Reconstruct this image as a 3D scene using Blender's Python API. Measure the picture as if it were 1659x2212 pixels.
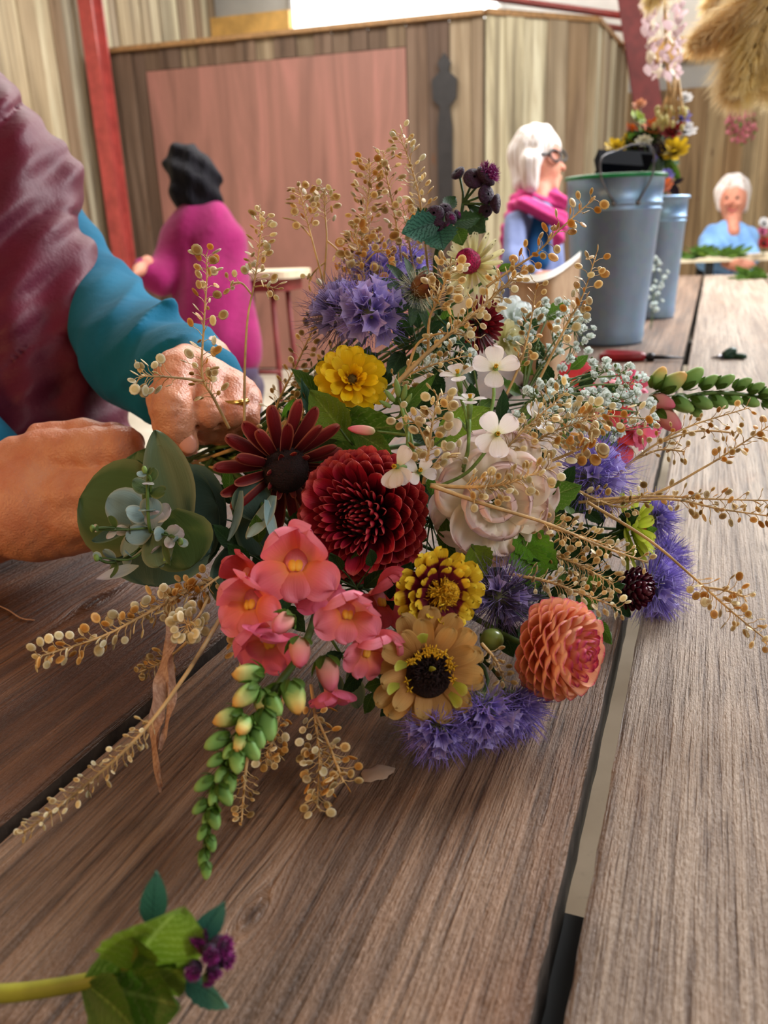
import bpy, bmesh, math, random
import numpy as np
from mathutils import Vector, Matrix
random.seed(7); RNG = np.random.default_rng(7)
for o in list(bpy.data.objects): bpy.data.objects.remove(o)
scene = bpy.context.scene; COL = scene.collection

# ------------------------------------------------------------------ camera
FPX, CX, CY = 1766.0, 829.5, 1106.0
PITCH, ROLL, CAMZ, TZ = math.radians(18.85), math.radians(2.2), 1.01, 0.75
FW = Vector((0, math.cos(PITCH), -math.sin(PITCH)))
_r0 = Vector((1, 0, 0)); _u0 = _r0.cross(FW)
RT = _r0 * math.cos(ROLL) - _u0 * math.sin(ROLL)
UP = RT.cross(FW)
CAM = Vector((0, 0, CAMZ))
cd = bpy.data.cameras.new('camera'); cam = bpy.data.objects.new('camera', cd); COL.objects.link(cam)
m3 = Matrix((RT, UP, -FW)).transposed()
cam.matrix_world = Matrix.Translation(CAM) @ m3.to_4x4()
cd.sensor_fit = 'VERTICAL'; cd.sensor_height = 36.0; cd.sensor_width = 27.0
cd.lens = FPX / 2212.0 * 36.0; cd.clip_start = 0.02; cd.clip_end = 200
cd.dof.use_dof = True; cd.dof.focus_distance = 0.50; cd.dof.aperture_fstop = 9.5
scene.camera = cam

# ------------------------------------------------------------------ world, lights, exposure
w = bpy.data.worlds.new('overcast'); scene.world = w; w.use_nodes = True
wb = w.node_tree.nodes['Background']; wb.inputs[0].default_value = (0.70, 0.85, 1.0, 1); wb.inputs[1].default_value = 0.36
def area(name, loc, target, sx, sy, power, col):
    l = bpy.data.lights.new(name, 'AREA'); l.shape = 'RECTANGLE'; l.size = sx; l.size_y = sy; l.energy = power; l.color = col
    o = bpy.data.objects.new(name, l); COL.objects.link(o); o.location = loc
    o.rotation_euler = (Vector(target) - Vector(loc)).to_track_quat('-Z', 'Y').to_euler(); return o
area('skylight_right', (2.6, 2.9, 3.1), (0.05, 0.5, 0.8), 1.4, 2.4, 190, (0.95, 0.98, 1.0))
area('skylight_middle', (-0.3, 4.2, 3.3), (-0.2, 4.6, 0.0), 3.0, 1.6, 110, (1.0, 0.97, 0.92))
area('skylight_back', (2.5, 8.2, 3.3), (2.2, 6.6, 0.0), 4.0, 1.6, 260, (1.0, 0.97, 0.92))
area('fill_front', (1.5, -0.7, 2.1), (0.0, 0.5, 0.85), 0.9, 0.9, 15, (1.0, 0.97, 0.93))  # added fill for the camera-facing petals; no doorway stands here
area('warm_fill', (-1.2, -0.15, 1.25), (-0.3, 0.65, 0.85), 0.22, 0.22, 4.2, (1.0, 0.55, 0.22))  # added warm light for the left hand; no lamp is known there
area('skylight_seats', (2.4, 3.2, 3.3), (1.4, 4.8, 0.9), 1.2, 1.2, 60, (0.97, 0.98, 1.0))
scene.view_settings.view_transform = 'Standard'; scene.view_settings.look = 'None'
scene.view_settings.exposure = 0.42; scene.view_settings.gamma = 1; scene.view_settings.use_curve_mapping = False

# ------------------------------------------------------------------ helpers
def ray(px, py): return FW + RT * ((px - CX) / FPX) - UP * ((py - CY) / FPX)
def at(px, py, d): return CAM + ray(px, py) * d
def on_z(px, py, z=TZ):
    r = ray(px, py); return CAM + r * ((z - CAMZ) / r.z)
def on_plane(px, py, n, D):
    r = ray(px, py); n = Vector(n); return CAM + r * ((D - CAM.dot(n)) / r.dot(n))
def M(px, d): return px * d / FPX               # pixels -> metres at a depth
def vd(x, y, t): return (RT * x + UP * y - FW * t).normalized()   # right, up, towards the viewer
def lin(c):
    c = [v / 255.0 for v in c]
    return tuple((v / 12.92 if v <= .04045 else ((v + .055) / 1.055) ** 2.4) for v in c) + (1.0,)
MATS = {}
def newmat(name, rough=.6, spec=.5):
    m = bpy.data.materials.new(name); m.use_nodes = True; nt = m.node_tree
    b = nt.nodes['Principled BSDF']; b.inputs['Roughness'].default_value = rough
    b.inputs['Specular IOR Level'].default_value = spec
    MATS[name] = m; return m, nt, b
def N(nt, t, **kw):
    n = nt.nodes.new('ShaderNode' + t)
    for k, v in kw.items(): setattr(n, k, v)
    return n
def ramp(nt, stops, src=None):
    r = N(nt, 'ValToRGB'); e = r.color_ramp.elements
    while len(e) < len(stops): e.new(.5)
    for i, (p, c) in enumerate(stops): e[i].position = p; e[i].color = lin(c) if max(c) > 1.001 or len(c) == 3 else c
    if src is not None: nt.links.new(src, r.inputs[0])
    return r
def noise(nt, vec, scale, detail=4, rough=.55, dist=0):
    n = N(nt, 'TexNoise'); n.inputs['Scale'].default_value = scale; n.inputs['Detail'].default_value = detail
    n.inputs['Roughness'].default_value = rough; n.inputs['Distortion'].default_value = dist
    if vec is not None: nt.links.new(vec, n.inputs['Vector'])
    return n
def mapping(nt, vec, sc, loc=(0, 0, 0)):
    m = N(nt, 'Mapping'); m.inputs['Scale'].default_value = sc; m.inputs['Location'].default_value = loc
    nt.links.new(vec, m.inputs[0]); return m.outputs[0]
def bump(nt, h, b, dist=.001, st=1.0):
    n = N(nt, 'Bump'); n.inputs['Distance'].default_value = dist; n.inputs['Strength'].default_value = st
    nt.links.new(h, n.inputs['Height']); nt.links.new(n.outputs[0], b.inputs['Normal']); return n
def mixc(nt, fac, a, b, mode='MIX'):
    n = N(nt, 'Mix', data_type='RGBA', blend_type=mode)
    for s, v in ((0, fac), (6, a), (7, b)):
        if hasattr(v, 'is_output'): nt.links.new(v, n.inputs[s])
        else: n.inputs[s].default_value = v
    return n.outputs[2]
def math_(nt, op, a, b=None, c=None):
    n = N(nt, 'Math', operation=op)
    for i, v in enumerate((a, b, c)):
        if v is None: continue
        if hasattr(v, 'is_output'): nt.links.new(v, n.inputs[i])
        else: n.inputs[i].default_value = v
    return n.outputs[0]
def plain(name, col, rough=.6, var=.12, scale=40, spec=.4, metal=0, bmp=0, trans=0, sub=0):
    """one colour with gentle procedural mottling"""
    m, nt, b = newmat(name, rough, spec)
    tc = N(nt, 'TexCoord'); n = noise(nt, tc.outputs['Object'], scale)
    dk = tuple(v * (1 - var * 1.6) for v in col); lt = tuple(min(255, v * (1 + var)) for v in col)
    r = ramp(nt, [(.3, dk), (.7, lt)], n.outputs[0]); nt.links.new(r.outputs[0], b.inputs['Base Color'])
    b.inputs['Metallic'].default_value = metal
    if sub: b.inputs['Subsurface Weight'].default_value = sub; b.inputs['Subsurface Radius'].default_value = (.01, .004, .002)
    if bmp: bump(nt, n.outputs[0], b, bmp)
    if trans: translucent(nt, b, r.outputs[0], trans)
    return m
def translucent(nt, b, colout, f):
    t = N(nt, 'BsdfTranslucent'); nt.links.new(colout, t.inputs[0]); mx = N(nt, 'MixShader'); mx.inputs[0].default_value = f
    out = nt.nodes['Material Output']; nt.links.new(b.outputs[0], mx.inputs[1]); nt.links.new(t.outputs[0], mx.inputs[2]); nt.links.new(mx.outputs[0], out.inputs[0])
def petalmat(name, stops, rough=.55, trans=.25, streak=.25, spec=.3, edge=None, vein=None):
    """colour runs from petal base (v=0) to tip (v=1), fine lengthwise veins"""
    m, nt, b = newmat(name, rough, spec)
    uv = N(nt, 'UVMap'); sp = N(nt, 'SeparateXYZ'); nt.links.new(uv.outputs[0], sp.inputs[0])
    oi = N(nt, 'ObjectInfo')
    nz = noise(nt, mapping(nt, uv.outputs[0], (22, 1.5, 1)), 1.0, 3)
    v = math_(nt, 'ADD', sp.outputs[1], math_(nt, 'MULTIPLY', math_(nt, 'SUBTRACT', nz.outputs[0], .5), .22))
    r = ramp(nt, stops, v); c = r.outputs[0]
    if edge is not None:
        e = math_(nt, 'ABSOLUTE', math_(nt, 'SUBTRACT', sp.outputs[0], .5))
        er = ramp(nt, [(.36, (0, 0, 0, 1)), (.49, (1, 1, 1, 1))], e); c = mixc(nt, er.outputs[0], c, lin(edge))
    if vein is not None:
        e = math_(nt, 'ABSOLUTE', math_(nt, 'SUBTRACT', sp.outputs[0], .5)); ph = math_(nt, 'SINE', math_(nt, 'MULTIPLY', math_(nt, 'SUBTRACT', v, math_(nt, 'MULTIPLY', e, .75)), 52.0))
        vr = ramp(nt, [(.80, (0, 0, 0, 1)), (.97, (.55, .55, .55, 1))], math_(nt, 'MULTIPLY_ADD', ph, .5, .5)); mr = ramp(nt, [(.012, (.8, .8, .8, 1)), (.035, (0, 0, 0, 1))], e)
        c = mixc(nt, math_(nt, 'MAXIMUM', vr.outputs[0], mr.outputs[0]), c, lin(vein)); vh = vr.outputs[0]
    k = math_(nt, 'ADD', 1 - streak / 2, math_(nt, 'MULTIPLY', nz.outputs[0], streak))
    k2 = math_(nt, 'MULTIPLY', k, math_(nt, 'ADD', .88, math_(nt, 'MULTIPLY', oi.outputs['Random'], .24)))
    cm = N(nt, 'CombineColor'); [nt.links.new(k2, cm.inputs[i]) for i in range(3)]
    c = mixc(nt, 1.0, c, cm.outputs[0], 'MULTIPLY')
    nt.links.new(c, b.inputs['Base Color'])
    if vein is None: bump(nt, nz.outputs[0], b, .0004, .6)
    else: bump(nt, vh, b, -.0011, 1.0)
    if trans: translucent(nt, b, c, trans)
    return m

def link(name, mesh, parent=None, loc=None, rot=None, scale=None):
    o = bpy.data.objects.new(name, mesh); COL.objects.link(o)
    if parent is not None: o.parent = parent
    if rot is not None: o.rotation_euler = rot.to_euler() if hasattr(rot, 'to_euler') else rot
    if loc is not None: o.location = loc
    if scale is not None: o.scale = (scale,) * 3 if isinstance(scale, (int, float)) else scale
    return o
def tag(o, label, cat, group=None):
    o['label'] = label; o['category'] = cat
    if group: o['group'] = group
    return o
def frame(z, y=None):
    """rotation whose local Z is z and whose local Y leans to y"""
    z = Vector(z).normalized(); y = Vector(y if y is not None else UP)
    if abs(z.dot(y.normalized())) > .98: y = RT
    x = y.cross(z).normalized(); y = z.cross(x).normalized()
    return Matrix((x, y, z)).transposed()
def thing(name, label, cat, loc=(0, 0, 0), rot=None, group=None):
    o = bpy.data.objects.new(name, None); COL.objects.link(o); o.empty_display_size = .02
    o.matrix_world = Matrix.Translation(Vector(loc)) @ (rot.to_4x4() if rot is not None else Matrix())
    tag(o, label, cat, group); return o
def struct(o): o['kind'] = 'structure'; return o
def mk(name, verts, faces, mat, smooth=True, uvs=None):
    me = bpy.data.meshes.new(name); me.from_pydata([tuple(v) for v in verts], [], [tuple(int(i) for i in f) for f in faces])
    if uvs is not None:
        l = me.uv_layers.new(name='UVMap'); idx = np.empty(len(me.loops), int); me.loops.foreach_get('vertex_index', idx)
        l.data.foreach_set('uv', np.asarray(uvs, float)[idx].ravel())
    if smooth: me.polygons.foreach_set('use_smooth', [True] * len(me.polygons))
    if mat is not None: me.materials.append(mat)
    me.update(); return me
class MB:
    """collects shapes into one mesh"""
    def __init__(s): s.v = []; s.f = []
    def add(s, v, f): n = len(s.v); s.v += [tuple(x) for x in v]; s.f += [tuple(i + n for i in q) for q in f]; return s
    def tube(s, pts, r, n=5, cap=True):
        pts = [Vector(p) for p in pts]; rs = r if isinstance(r, (list, tuple)) else [r] * len(pts)
        v = []; f = []; prev = None
        for i, p in enumerate(pts):
            t = (pts[min(i + 1, len(pts) - 1)] - pts[max(i - 1, 0)]).normalized()
            if prev is None: a = t.orthogonal().normalized()
            else: a = (prev - t * prev.dot(t)).normalized()
            prev = a; b = t.cross(a)
            for k in range(n):
                an = 2 * math.pi * k / n; v.append(p + (a * math.cos(an) + b * math.sin(an)) * rs[i])
        for i in range(len(pts) - 1):
            for k in range(n): f.append((i * n + k, i * n + (k + 1) % n, (i + 1) * n + (k + 1) % n, (i + 1) * n + k))
        if cap: f.append(tuple(range(n))[::-1]); f.append(tuple(range((len(pts) - 1) * n, len(pts) * n)))
        return s.add(v, f)
    def box(s, c, sz, R=None):
        v = [];
        for x in (-.5, .5):
            for y in (-.5, .5):
                for z in (-.5, .5):
                    q = Vector((x * sz[0], y * sz[1], z * sz[2])); v.append((R @ q if R is not None else q) + Vector(c))
        return s.add(v, [(0, 1, 3, 2), (4, 6, 7, 5), (0, 4, 5, 1), (2, 3, 7, 6), (0, 2, 6, 4), (1, 5, 7, 3)])
    def ell(s, c, r, R=None, nu=10, nv=7):
        v = []; f = []
        for j in range(nv + 1):
            th = math.pi * j / nv
            for i in range(nu):
                a = 2 * math.pi * i / nu; q = Vector((math.sin(th) * math.cos(a) * r[0], math.sin(th) * math.sin(a) * r[1], math.cos(th) * r[2]))
                v.append((R @ q if R is not None else q) + Vector(c))
        for j in range(nv):
            for i in range(nu): f.append((j * nu + i, (j + 1) * nu + i, (j + 1) * nu + (i + 1) % nu, j * nu + (i + 1) % nu))
        return s.add(v, f)
    def lathe(s, prof, n=32, axis=None, close=False):
        v = []; f = []
        for (r, z) in prof:
            for i in range(n): a = 2 * math.pi * i / n; v.append((r * math.cos(a), r * math.sin(a), z))
        for j in range(len(prof) - 1):
            for i in range(n): f.append((j * n + i, j * n + (i + 1) % n, (j + 1) * n + (i + 1) % n, (j + 1) * n + i))
        return s.add(v, f)
    def mesh(s, name, mat, smooth=True, off=None):
        v = s.v if off is None else [Vector(p) - Vector(off) for p in s.v]
        return mk(name, v, s.f, mat, smooth)
def curve_pts(pts, n=10):
    """Catmull-Rom through points"""
    P = [Vector(p) for p in pts]; P = [P[0] * 2 - P[1]] + P + [P[-1] * 2 - P[-2]]; out = []
    for i in range(1, len(P) - 2):
        for k in range(n):
            t = k / n; a, b, c, d = P[i - 1:i + 3]
            out.append(.5 * ((2 * b) + (c - a) * t + (2 * a - 5 * b + 4 * c - d) * t * t + (3 * b - a - 3 * c + d) * t ** 3))
    out.append(P[-2]); return out

# ------------------------------------------------------------------ smooth-union bodies (signed distance + surface nets)
def npv(v): return np.array([v[0], v[1], v[2]], float)
CAXES = np.array([npv(RT), npv(UP), npv(-FW)])
def d_cap(P, a, b, ra, rb):
    a = npv(a); b = npv(b); ba = b - a; L = max(ba @ ba, 1e-12)
    h = np.clip(((P - a) @ ba) / L, 0, 1); return np.linalg.norm(P - a - h[:, None] * ba, axis=1) - (ra + (rb - ra) * h)
def d_ell(P, c, r, ax=None):
    q = (P - npv(c)) @ (CAXES if ax is None else ax).T; r = np.array(r, float)
    k0 = np.linalg.norm(q / r, axis=1); k1 = np.linalg.norm(q / (r * r), axis=1) + 1e-9; return k0 * (k0 - 1) / k1
def smin(a, b, k):
    h = np.clip(.5 + .5 * (b - a) / k, 0, 1); return b + (a - b) * h - k * h * (1 - h)
def sdf_eval(P, prims, k):
    d = None
    for p in prims:
        t = p[0]; kk = k
        if t[-1] == '!': t = t[:-1]; kk = k * .35
        if t in ('c', '-c'): e = d_cap(P, *p[1:5])
        else: e = d_ell(P, p[1], p[2], p[3] if len(p) > 3 else None)
        if t[0] == '-': d = -smin(-d, e, kk * .6)
        else: d = e if d is None else smin(d, e, kk)
    return d
def body(name, prims, k, res, mat, parent, disp=None, cut=None, loc=None):
    lo = np.full(3, 1e9); hi = -lo
    for p in prims:
        if p[0][0] == '-': continue
        if p[0][0] == 'c':
            for c, r in ((p[1], p[3]), (p[2], p[4])): lo = np.minimum(lo, npv(c) - r); hi = np.maximum(hi, npv(c) + r)
        else: rr = max(p[2]); lo = np.minimum(lo, npv(p[1]) - rr); hi = np.maximum(hi, npv(p[1]) + rr)
    pad = k * .5 + res * 2.5 + (.01 if disp else 0); lo -= pad; hi += pad
    n = np.ceil((hi - lo) / res).astype(int) + 1
    g = np.stack(np.meshgrid(*[lo[i] + res * np.arange(n[i]) for i in range(3)], indexing='ij'), -1).reshape(-1, 3)
    d = sdf_eval(g, prims, k)
    if disp: d = d + disp(g)
    if cut: d = np.maximum(d, cut(g))
    F = d.reshape(n); S = F < 0
    nx, ny, nz = n; acc = np.zeros((nx - 1, ny - 1, nz - 1, 3)); cnt = np.zeros((nx - 1, ny - 1, nz - 1))
    offs = [(0, 0, 0), (1, 0, 0), (0, 1, 0), (1, 1, 0), (0, 0, 1), (1, 0, 1), (0, 1, 1), (1, 1, 1)]
    sl = lambda o: (slice(o[0], nx - 1 + o[0]), slice(o[1], ny - 1 + o[1]), slice(o[2], nz - 1 + o[2]))
    for i in range(8):
        for ax in range(3):
            if offs[i][ax]: continue
            o2 = list(offs[i]); o2[ax] = 1; A = F[sl(offs[i])]; B = F[sl(o2)]; c = (A < 0) != (B < 0)
            t = np.where(c, A / np.where(c, A - B, 1), 0)
            for q in range(3): acc[..., q] += np.where(c, offs[i][q] + (t if q == ax else 0), 0)
            cnt += c
    act = cnt > 0; idx = np.full(act.shape, -1); idx[act] = np.arange(act.sum())
    base = np.stack(np.nonzero(act), -1); V = lo + (base + acc[act] / cnt[act][:, None]) * res
    faces = []
    for ax in range(3):
        u, v = (ax + 1) % 3, (ax + 2) % 3
        s0 = [slice(None)] * 3; s1 = [slice(None)] * 3; s0[ax] = slice(0, n[ax] - 1); s1[ax] = slice(1, n[ax])
        ch = S[tuple(s0)] != S[tuple(s1)]; I = np.stack(np.nonzero(ch), -1)
        I = I[(I[:, u] > 0) & (I[:, v] > 0) & (I[:, u] < n[u] - 1) & (I[:, v] < n[v] - 1)]
        ins = S[tuple(s0)][tuple(I.T)]
        def ci(du, dv): J = I.copy(); J[:, u] -= du; J[:, v] -= dv; return idx[tuple(J.T)]
        q = np.stack([ci(1, 1), ci(0, 1), ci(0, 0), ci(1, 0)], -1); q[~ins] = q[~ins][:, ::-1]; faces.append(q)
    faces = np.concatenate(faces); L = npv(loc) if loc is not None else (npv(parent.location) if parent is not None else np.zeros(3))
    me = bpy.data.meshes.new(name); V = V - L
    me.vertices.add(len(V)); me.vertices.foreach_set('co', V.ravel()); me.loops.add(len(faces) * 4); me.loops.foreach_set('vertex_index', faces.ravel().astype(np.int32))
    me.polygons.add(len(faces)); me.polygons.foreach_set('loop_start', np.arange(len(faces), dtype=np.int32) * 4)
    me.polygons.foreach_set('use_smooth', [True] * len(faces))
    me.update(calc_edges=True); me.materials.append(mat)
    return link(name, me, parent)
# ================================================================== STRUCTURE
AZ = math.radians(15); A = Vector((math.sin(AZ), math.cos(AZ), 0)); B = Vector((math.cos(AZ), -math.sin(AZ), 0)); ZZ = Vector((0, 0, 1))
def woodmat(name, cols, rough=.7, dark=(96, 72, 48), sat=1):
    m, nt, b = newmat(name, rough, .3); g = N(nt, 'NewGeometry'); oi = N(nt, 'ObjectInfo')
    add = N(nt, 'VectorMath', operation='MULTIPLY_ADD'); cb = N(nt, 'CombineXYZ')
    nt.links.new(math_(nt, 'MULTIPLY', oi.outputs['Random'], 37.0), cb.inputs[0]); nt.links.new(math_(nt, 'MULTIPLY', oi.outputs['Random'], 53.0), cb.inputs[2])
    nt.links.new(g.outputs['Position'], add.inputs[0]); add.inputs[1].default_value = (1, 1, 1); nt.links.new(cb.outputs[0], add.inputs[2])
    v = add.outputs[0]
    n1 = noise(nt, mapping(nt, v, (14, 14, .7)), 1, 5, .6, .6); n2 = noise(nt, mapping(nt, v, (1.6, 1.6, .5)), 1, 3); n3 = noise(nt, mapping(nt, v, (9, 9, 3.2)), 1, 2)
    base = ramp(nt, [(i / (len(cols) - 1), c) for i, c in enumerate(cols)], oi.outputs['Random'])
    st = ramp(nt, [(.32, tuple(int(q * .72) for q in (200, 190, 180))), (.5, (215, 208, 200)), (.7, (255, 255, 255))], n1.outputs[0])
    c = mixc(nt, 1.0, base.outputs[0], st.outputs[0], 'MULTIPLY')
    f2 = ramp(nt, [(.5, (0, 0, 0, 1)), (.72, (.75, .75, .75, 1))], n2.outputs[0]); c = mixc(nt, f2.outputs[0], c, lin(dark))
    kn = ramp(nt, [(.72, (0, 0, 0, 1)), (.78, (1, 1, 1, 1))], n3.outputs[0]); c = mixc(nt, kn.outputs[0], c, lin((95, 62, 40)))
    nt.links.new(c, b.inputs['Base Color']); bump(nt, n1.outputs[0], b, .004, .5); return m
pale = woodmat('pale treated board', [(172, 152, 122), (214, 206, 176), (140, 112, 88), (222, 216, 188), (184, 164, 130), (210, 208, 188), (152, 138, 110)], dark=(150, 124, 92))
shade = woodmat('brown shaded booth board', [(132, 112, 94), (102, 82, 70), (168, 150, 124), (82, 66, 58), (138, 114, 96), (110, 92, 80)], dark=(84, 62, 46))  # the booth front's shade is put into these darker board colours
tanm = woodmat('tan board', [(204, 182, 142), (160, 130, 94), (218, 200, 162), (186, 158, 120), (214, 194, 154)], dark=(146, 106, 64))
UC = MB().box((0, 0, 0), (1, 1, 1)).mesh('board', pale, False)
UCB = {pale: UC}
def ucube(mat):
    if mat not in UCB: UCB[mat] = MB().box((0, 0, 0), (1, 1, 1)).mesh('board', mat, False)
    return UCB[mat]
def boards(parent, p0, dirn, nrm, u0, u1, z0, z1, wid, mat, zt=None, thick=.022):
    """vertical boards along dirn; p0 origin on wall plane; zt(u) optional top height"""
    u = u0; i = 0; ang = math.atan2(dirn.y, dirn.x)
    while u < u1 - .02:
        wd = min(wid * random.uniform(.82, 1.2), u1 - u); top = zt(u + wd / 2) if zt else z1; proud = (.012 if i % 2 else 0) + random.uniform(0, .005)
        c = p0 + dirn * (u + wd / 2) + nrm * (thick / 2 + proud)
        o = link('board', ucube(mat), parent, Vector((c.x, c.y, (z0 + top) / 2)) - parent.location, (0, 0, ang), (wd - .004, thick, top - z0))
        u += wd; i += 1
def wall_root(name, p0, dirn, nrm, u0, u1, z0, z1, mat, th=.05):
    """backing sheet of a wall, parent of its boards"""
    c = p0 + dirn * ((u0 + u1) / 2) - nrm * (th / 2 + .004); ang = math.atan2(dirn.y, dirn.x)
    R = Matrix.Rotation(ang, 3, 'Z')
    me = MB().box((0, 0, 0), (u1 - u0, th, z1 - z0), R).mesh(name, mat, False)
    o = link(name, me, None, Vector((c.x, c.y, (z0 + z1) / 2))); return struct(o)
dark_back = plain('dark batten behind boards', (60, 48, 36))
DB = 6.2                                                   # booth front distance along A
def planeA(px, py, D=DB): return on_plane(px, py, A, D)
pL = planeA(236, 330); b0 = pL.dot(B)                      # left wall offset
ztop = planeA(230, 118).z; ztr = planeA(1050, 34).z; zt = (ztop + ztr) / 2
def uB(px, py, D=DB): return planeA(px, py, D).dot(B)
u_c1 = uB(1046, 250)
# left wall, runs away along A
o0 = B * b0
DW = 0
def hitL(px, py): return on_plane(px, py, B, b0)
d_end = hitL(461, 60).dot(A)
wl = wall_root('wall_left', o0, A, B, -3.0, d_end, 0, 4.3, dark_back)
boards(wl, o0, A, B, -1.0, d_end, .0, 4.3, .17, pale)
# back wall: boards low, ochre beam, pale sheet above, clerestory window
DK = d_end
white = plain('white ceiling sheet', (176, 173, 168), .6, .03, 3); grey = plain('grey profiled sheet', (178, 176, 170), .5, .04, 3)
ochre = plain('ochre varnished beam', (214, 166, 92), .5, .1, 6)
wk = wall_root('wall_back', A * DK, B, -A, b0, b0 + 13, 0, 4.3, grey)
zR = on_plane(1560, 186, A, DK).z
uR0 = on_plane(1340, 200, A, DK).dot(B)
boards(wk, A * DK, B, -A, uR0, b0 + 12.5, 0, zR, .17, tanm)
def beam(name, a, b, sz, mat, label=None):
    a = Vector(a); b = Vector(b); R = frame((b - a), ZZ if abs((b - a).normalized().z) < .9 else A); c = (a + b) / 2
    me = MB().box((0, 0, 0), (sz[0], sz[1], (b - a).length), R).mesh(name, mat, False); o = link(name, me, None, c); return struct(o)
zo1 = on_plane(560, 36, A, DK).z; zo0 = on_plane(560, 102, A, DK).z
beam('trim_1', A * (DK - .08) + B * (b0 + .02) + ZZ * ((zo0 + zo1) / 2 - .05), A * (DK - .08) + B * on_plane(636, 60, A, DK).dot(B) + ZZ * ((zo0 + zo1) / 2 - .05), (.12, zo1 - zo0 + .1), ochre)
z2a, z2b = on_plane(1500, 132, A, DK).z, on_plane(1500, 84, A, DK).z
beam('trim_2', A * (DK - .08) + B * uR0 + ZZ * ((z2a + z2b) / 2), A * (DK - .08) + B * (b0 + 12) + ZZ * ((z2a + z2b) / 2), (.12, z2b - z2a), ochre)
sky, nt, bb = newmat('bright sky behind glazing'); bb.inputs['Emission Color'].default_value = (1, .985, .95, 1); bb.inputs['Emission Strength'].default_value = 2.6; bb.inputs['Base Color'].default_value = (.8, .8, .8, 1)
g0 = on_plane(640, 60, A, DK).dot(B); g1 = on_plane(1330, 60, A, DK).dot(B); gm = on_plane(1075, 60, A, DK).dot(B)
def pane(name, u0, u1, z0, z1):
    r = link(name, MB().box((0, 0, 0), (u1 - u0 + .08, .05, z1 - z0 + .08), Matrix.Rotation(-AZ, 3, 'Z')).mesh(name, white, False), None, A * (DK - .03) + B * ((u0 + u1) / 2) + ZZ * ((z0 + z1) / 2)); struct(r)
    link('pane', MB().box((0, 0, 0), (u1 - u0, .02, z1 - z0), Matrix.Rotation(-AZ, 3, 'Z')).mesh('pane', sky, False), r, -A * .035); return r
zc = 3.62
pane('window_1', g0, gm, 2.75, zc - .02)
def slab(name, u0, u1, d0, d1, z, mat, parent=None, zf=None):
    v = [];
    for dz in (0, .05):
        for (u, d) in ((u0, d0), (u1, d0), (u1, d1), (u0, d1)): p = B * u + A * d + ZZ * ((zf(d) if zf else z) + dz); v.append(p)
    c = sum(v, Vector()) / 8
    me = mk(name, [p - c for p in v], [(0, 1, 2, 3), (7, 6, 5, 4), (0, 4, 5, 1), (1, 5, 6, 2), (2, 6, 7, 3), (3, 7, 4, 0)], mat, False)
    return link(name, me, parent, c - (parent.location if parent else Vector()))
cf = lambda d: zc + max(0, (DK - d)) * .06
ceil = struct(slab('ceiling', b0 - .1, b0 + 13, -3, DK, 3.6, white, None, cf))
gsk = on_plane(618, 20, A, DK).dot(B)
s = struct(slab('window_2', gsk, gm + .1, DK - 1.6, DK - .25, 0, sky, None, lambda d: cf(d) - .07))
# floor
fm, nt, b = newmat('pale concrete floor', .55, .3); tc = N(nt, 'NewGeometry')
n1 = noise(nt, tc.outputs['Position'], 3, 6); r = ramp(nt, [(.3, (176, 166, 148)), (.7, (214, 206, 190))], n1.outputs[0]); n2 = noise(nt, tc.outputs['Position'], 60, 3)
c = mixc(nt, ramp(nt, [(.62, (0, 0, 0, 1)), (.75, (.35, .35, .35, 1))], n2.outputs[0]).outputs[0], r.outputs[0], lin((120, 112, 104))); nt.links.new(c, b.inputs['Base Color'])
struct(link('floor', MB().box((0, 0, -.05), (26, 26, .1)).mesh('floor', fm, False), None, (3, 6, 0)))
struct(link('wall_rear', MB().box((0, 0, 0), (9, .08, 4.3), Matrix.Rotation(-AZ, 3, 'Z')).mesh('wall_rear', tanm, False), None, A * -2.6 + B * -.4 + ZZ * 2.15))
# booth
WB = wall_root('wall_front', A * DB, B, -A, b0, u_c1, 0, zt - .01, dark_back, .04)
ud0, ud1 = uB(336, 300), uB(884, 300); zd = (planeA(336, 152).z + planeA(884, 104).z) / 2
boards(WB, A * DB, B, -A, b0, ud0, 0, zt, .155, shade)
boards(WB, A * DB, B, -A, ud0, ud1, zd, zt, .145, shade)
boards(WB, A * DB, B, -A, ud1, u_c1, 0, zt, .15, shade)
ply, nt, b = newmat('pink plywood', .5, .35); tc = N(nt, 'NewGeometry')
n1 = noise(nt, mapping(nt, tc.outputs['Position'], (3.5, 3.5, .55)), 1, 6, .6, 1.6)
r = ramp(nt, [(.25, (116, 80, 70)), (.5, (142, 98, 86)), (.75, (168, 112, 102))], n1.outputs[0]); nt.links.new(r.outputs[0], b.inputs['Base Color'])
dr = struct(link('door_1', MB().box((0, 0, 0), (ud1 - ud0 - .01, .03, zd - .02), Matrix.Rotation(-AZ, 3, 'Z')).mesh('door_1', ply, False), None, A * (DB - .02) + B * ((ud0 + ud1) / 2) + ZZ * (zd / 2 + .005)))
iron = plain('black iron', (38, 34, 34), .5, .1, 20)
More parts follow.
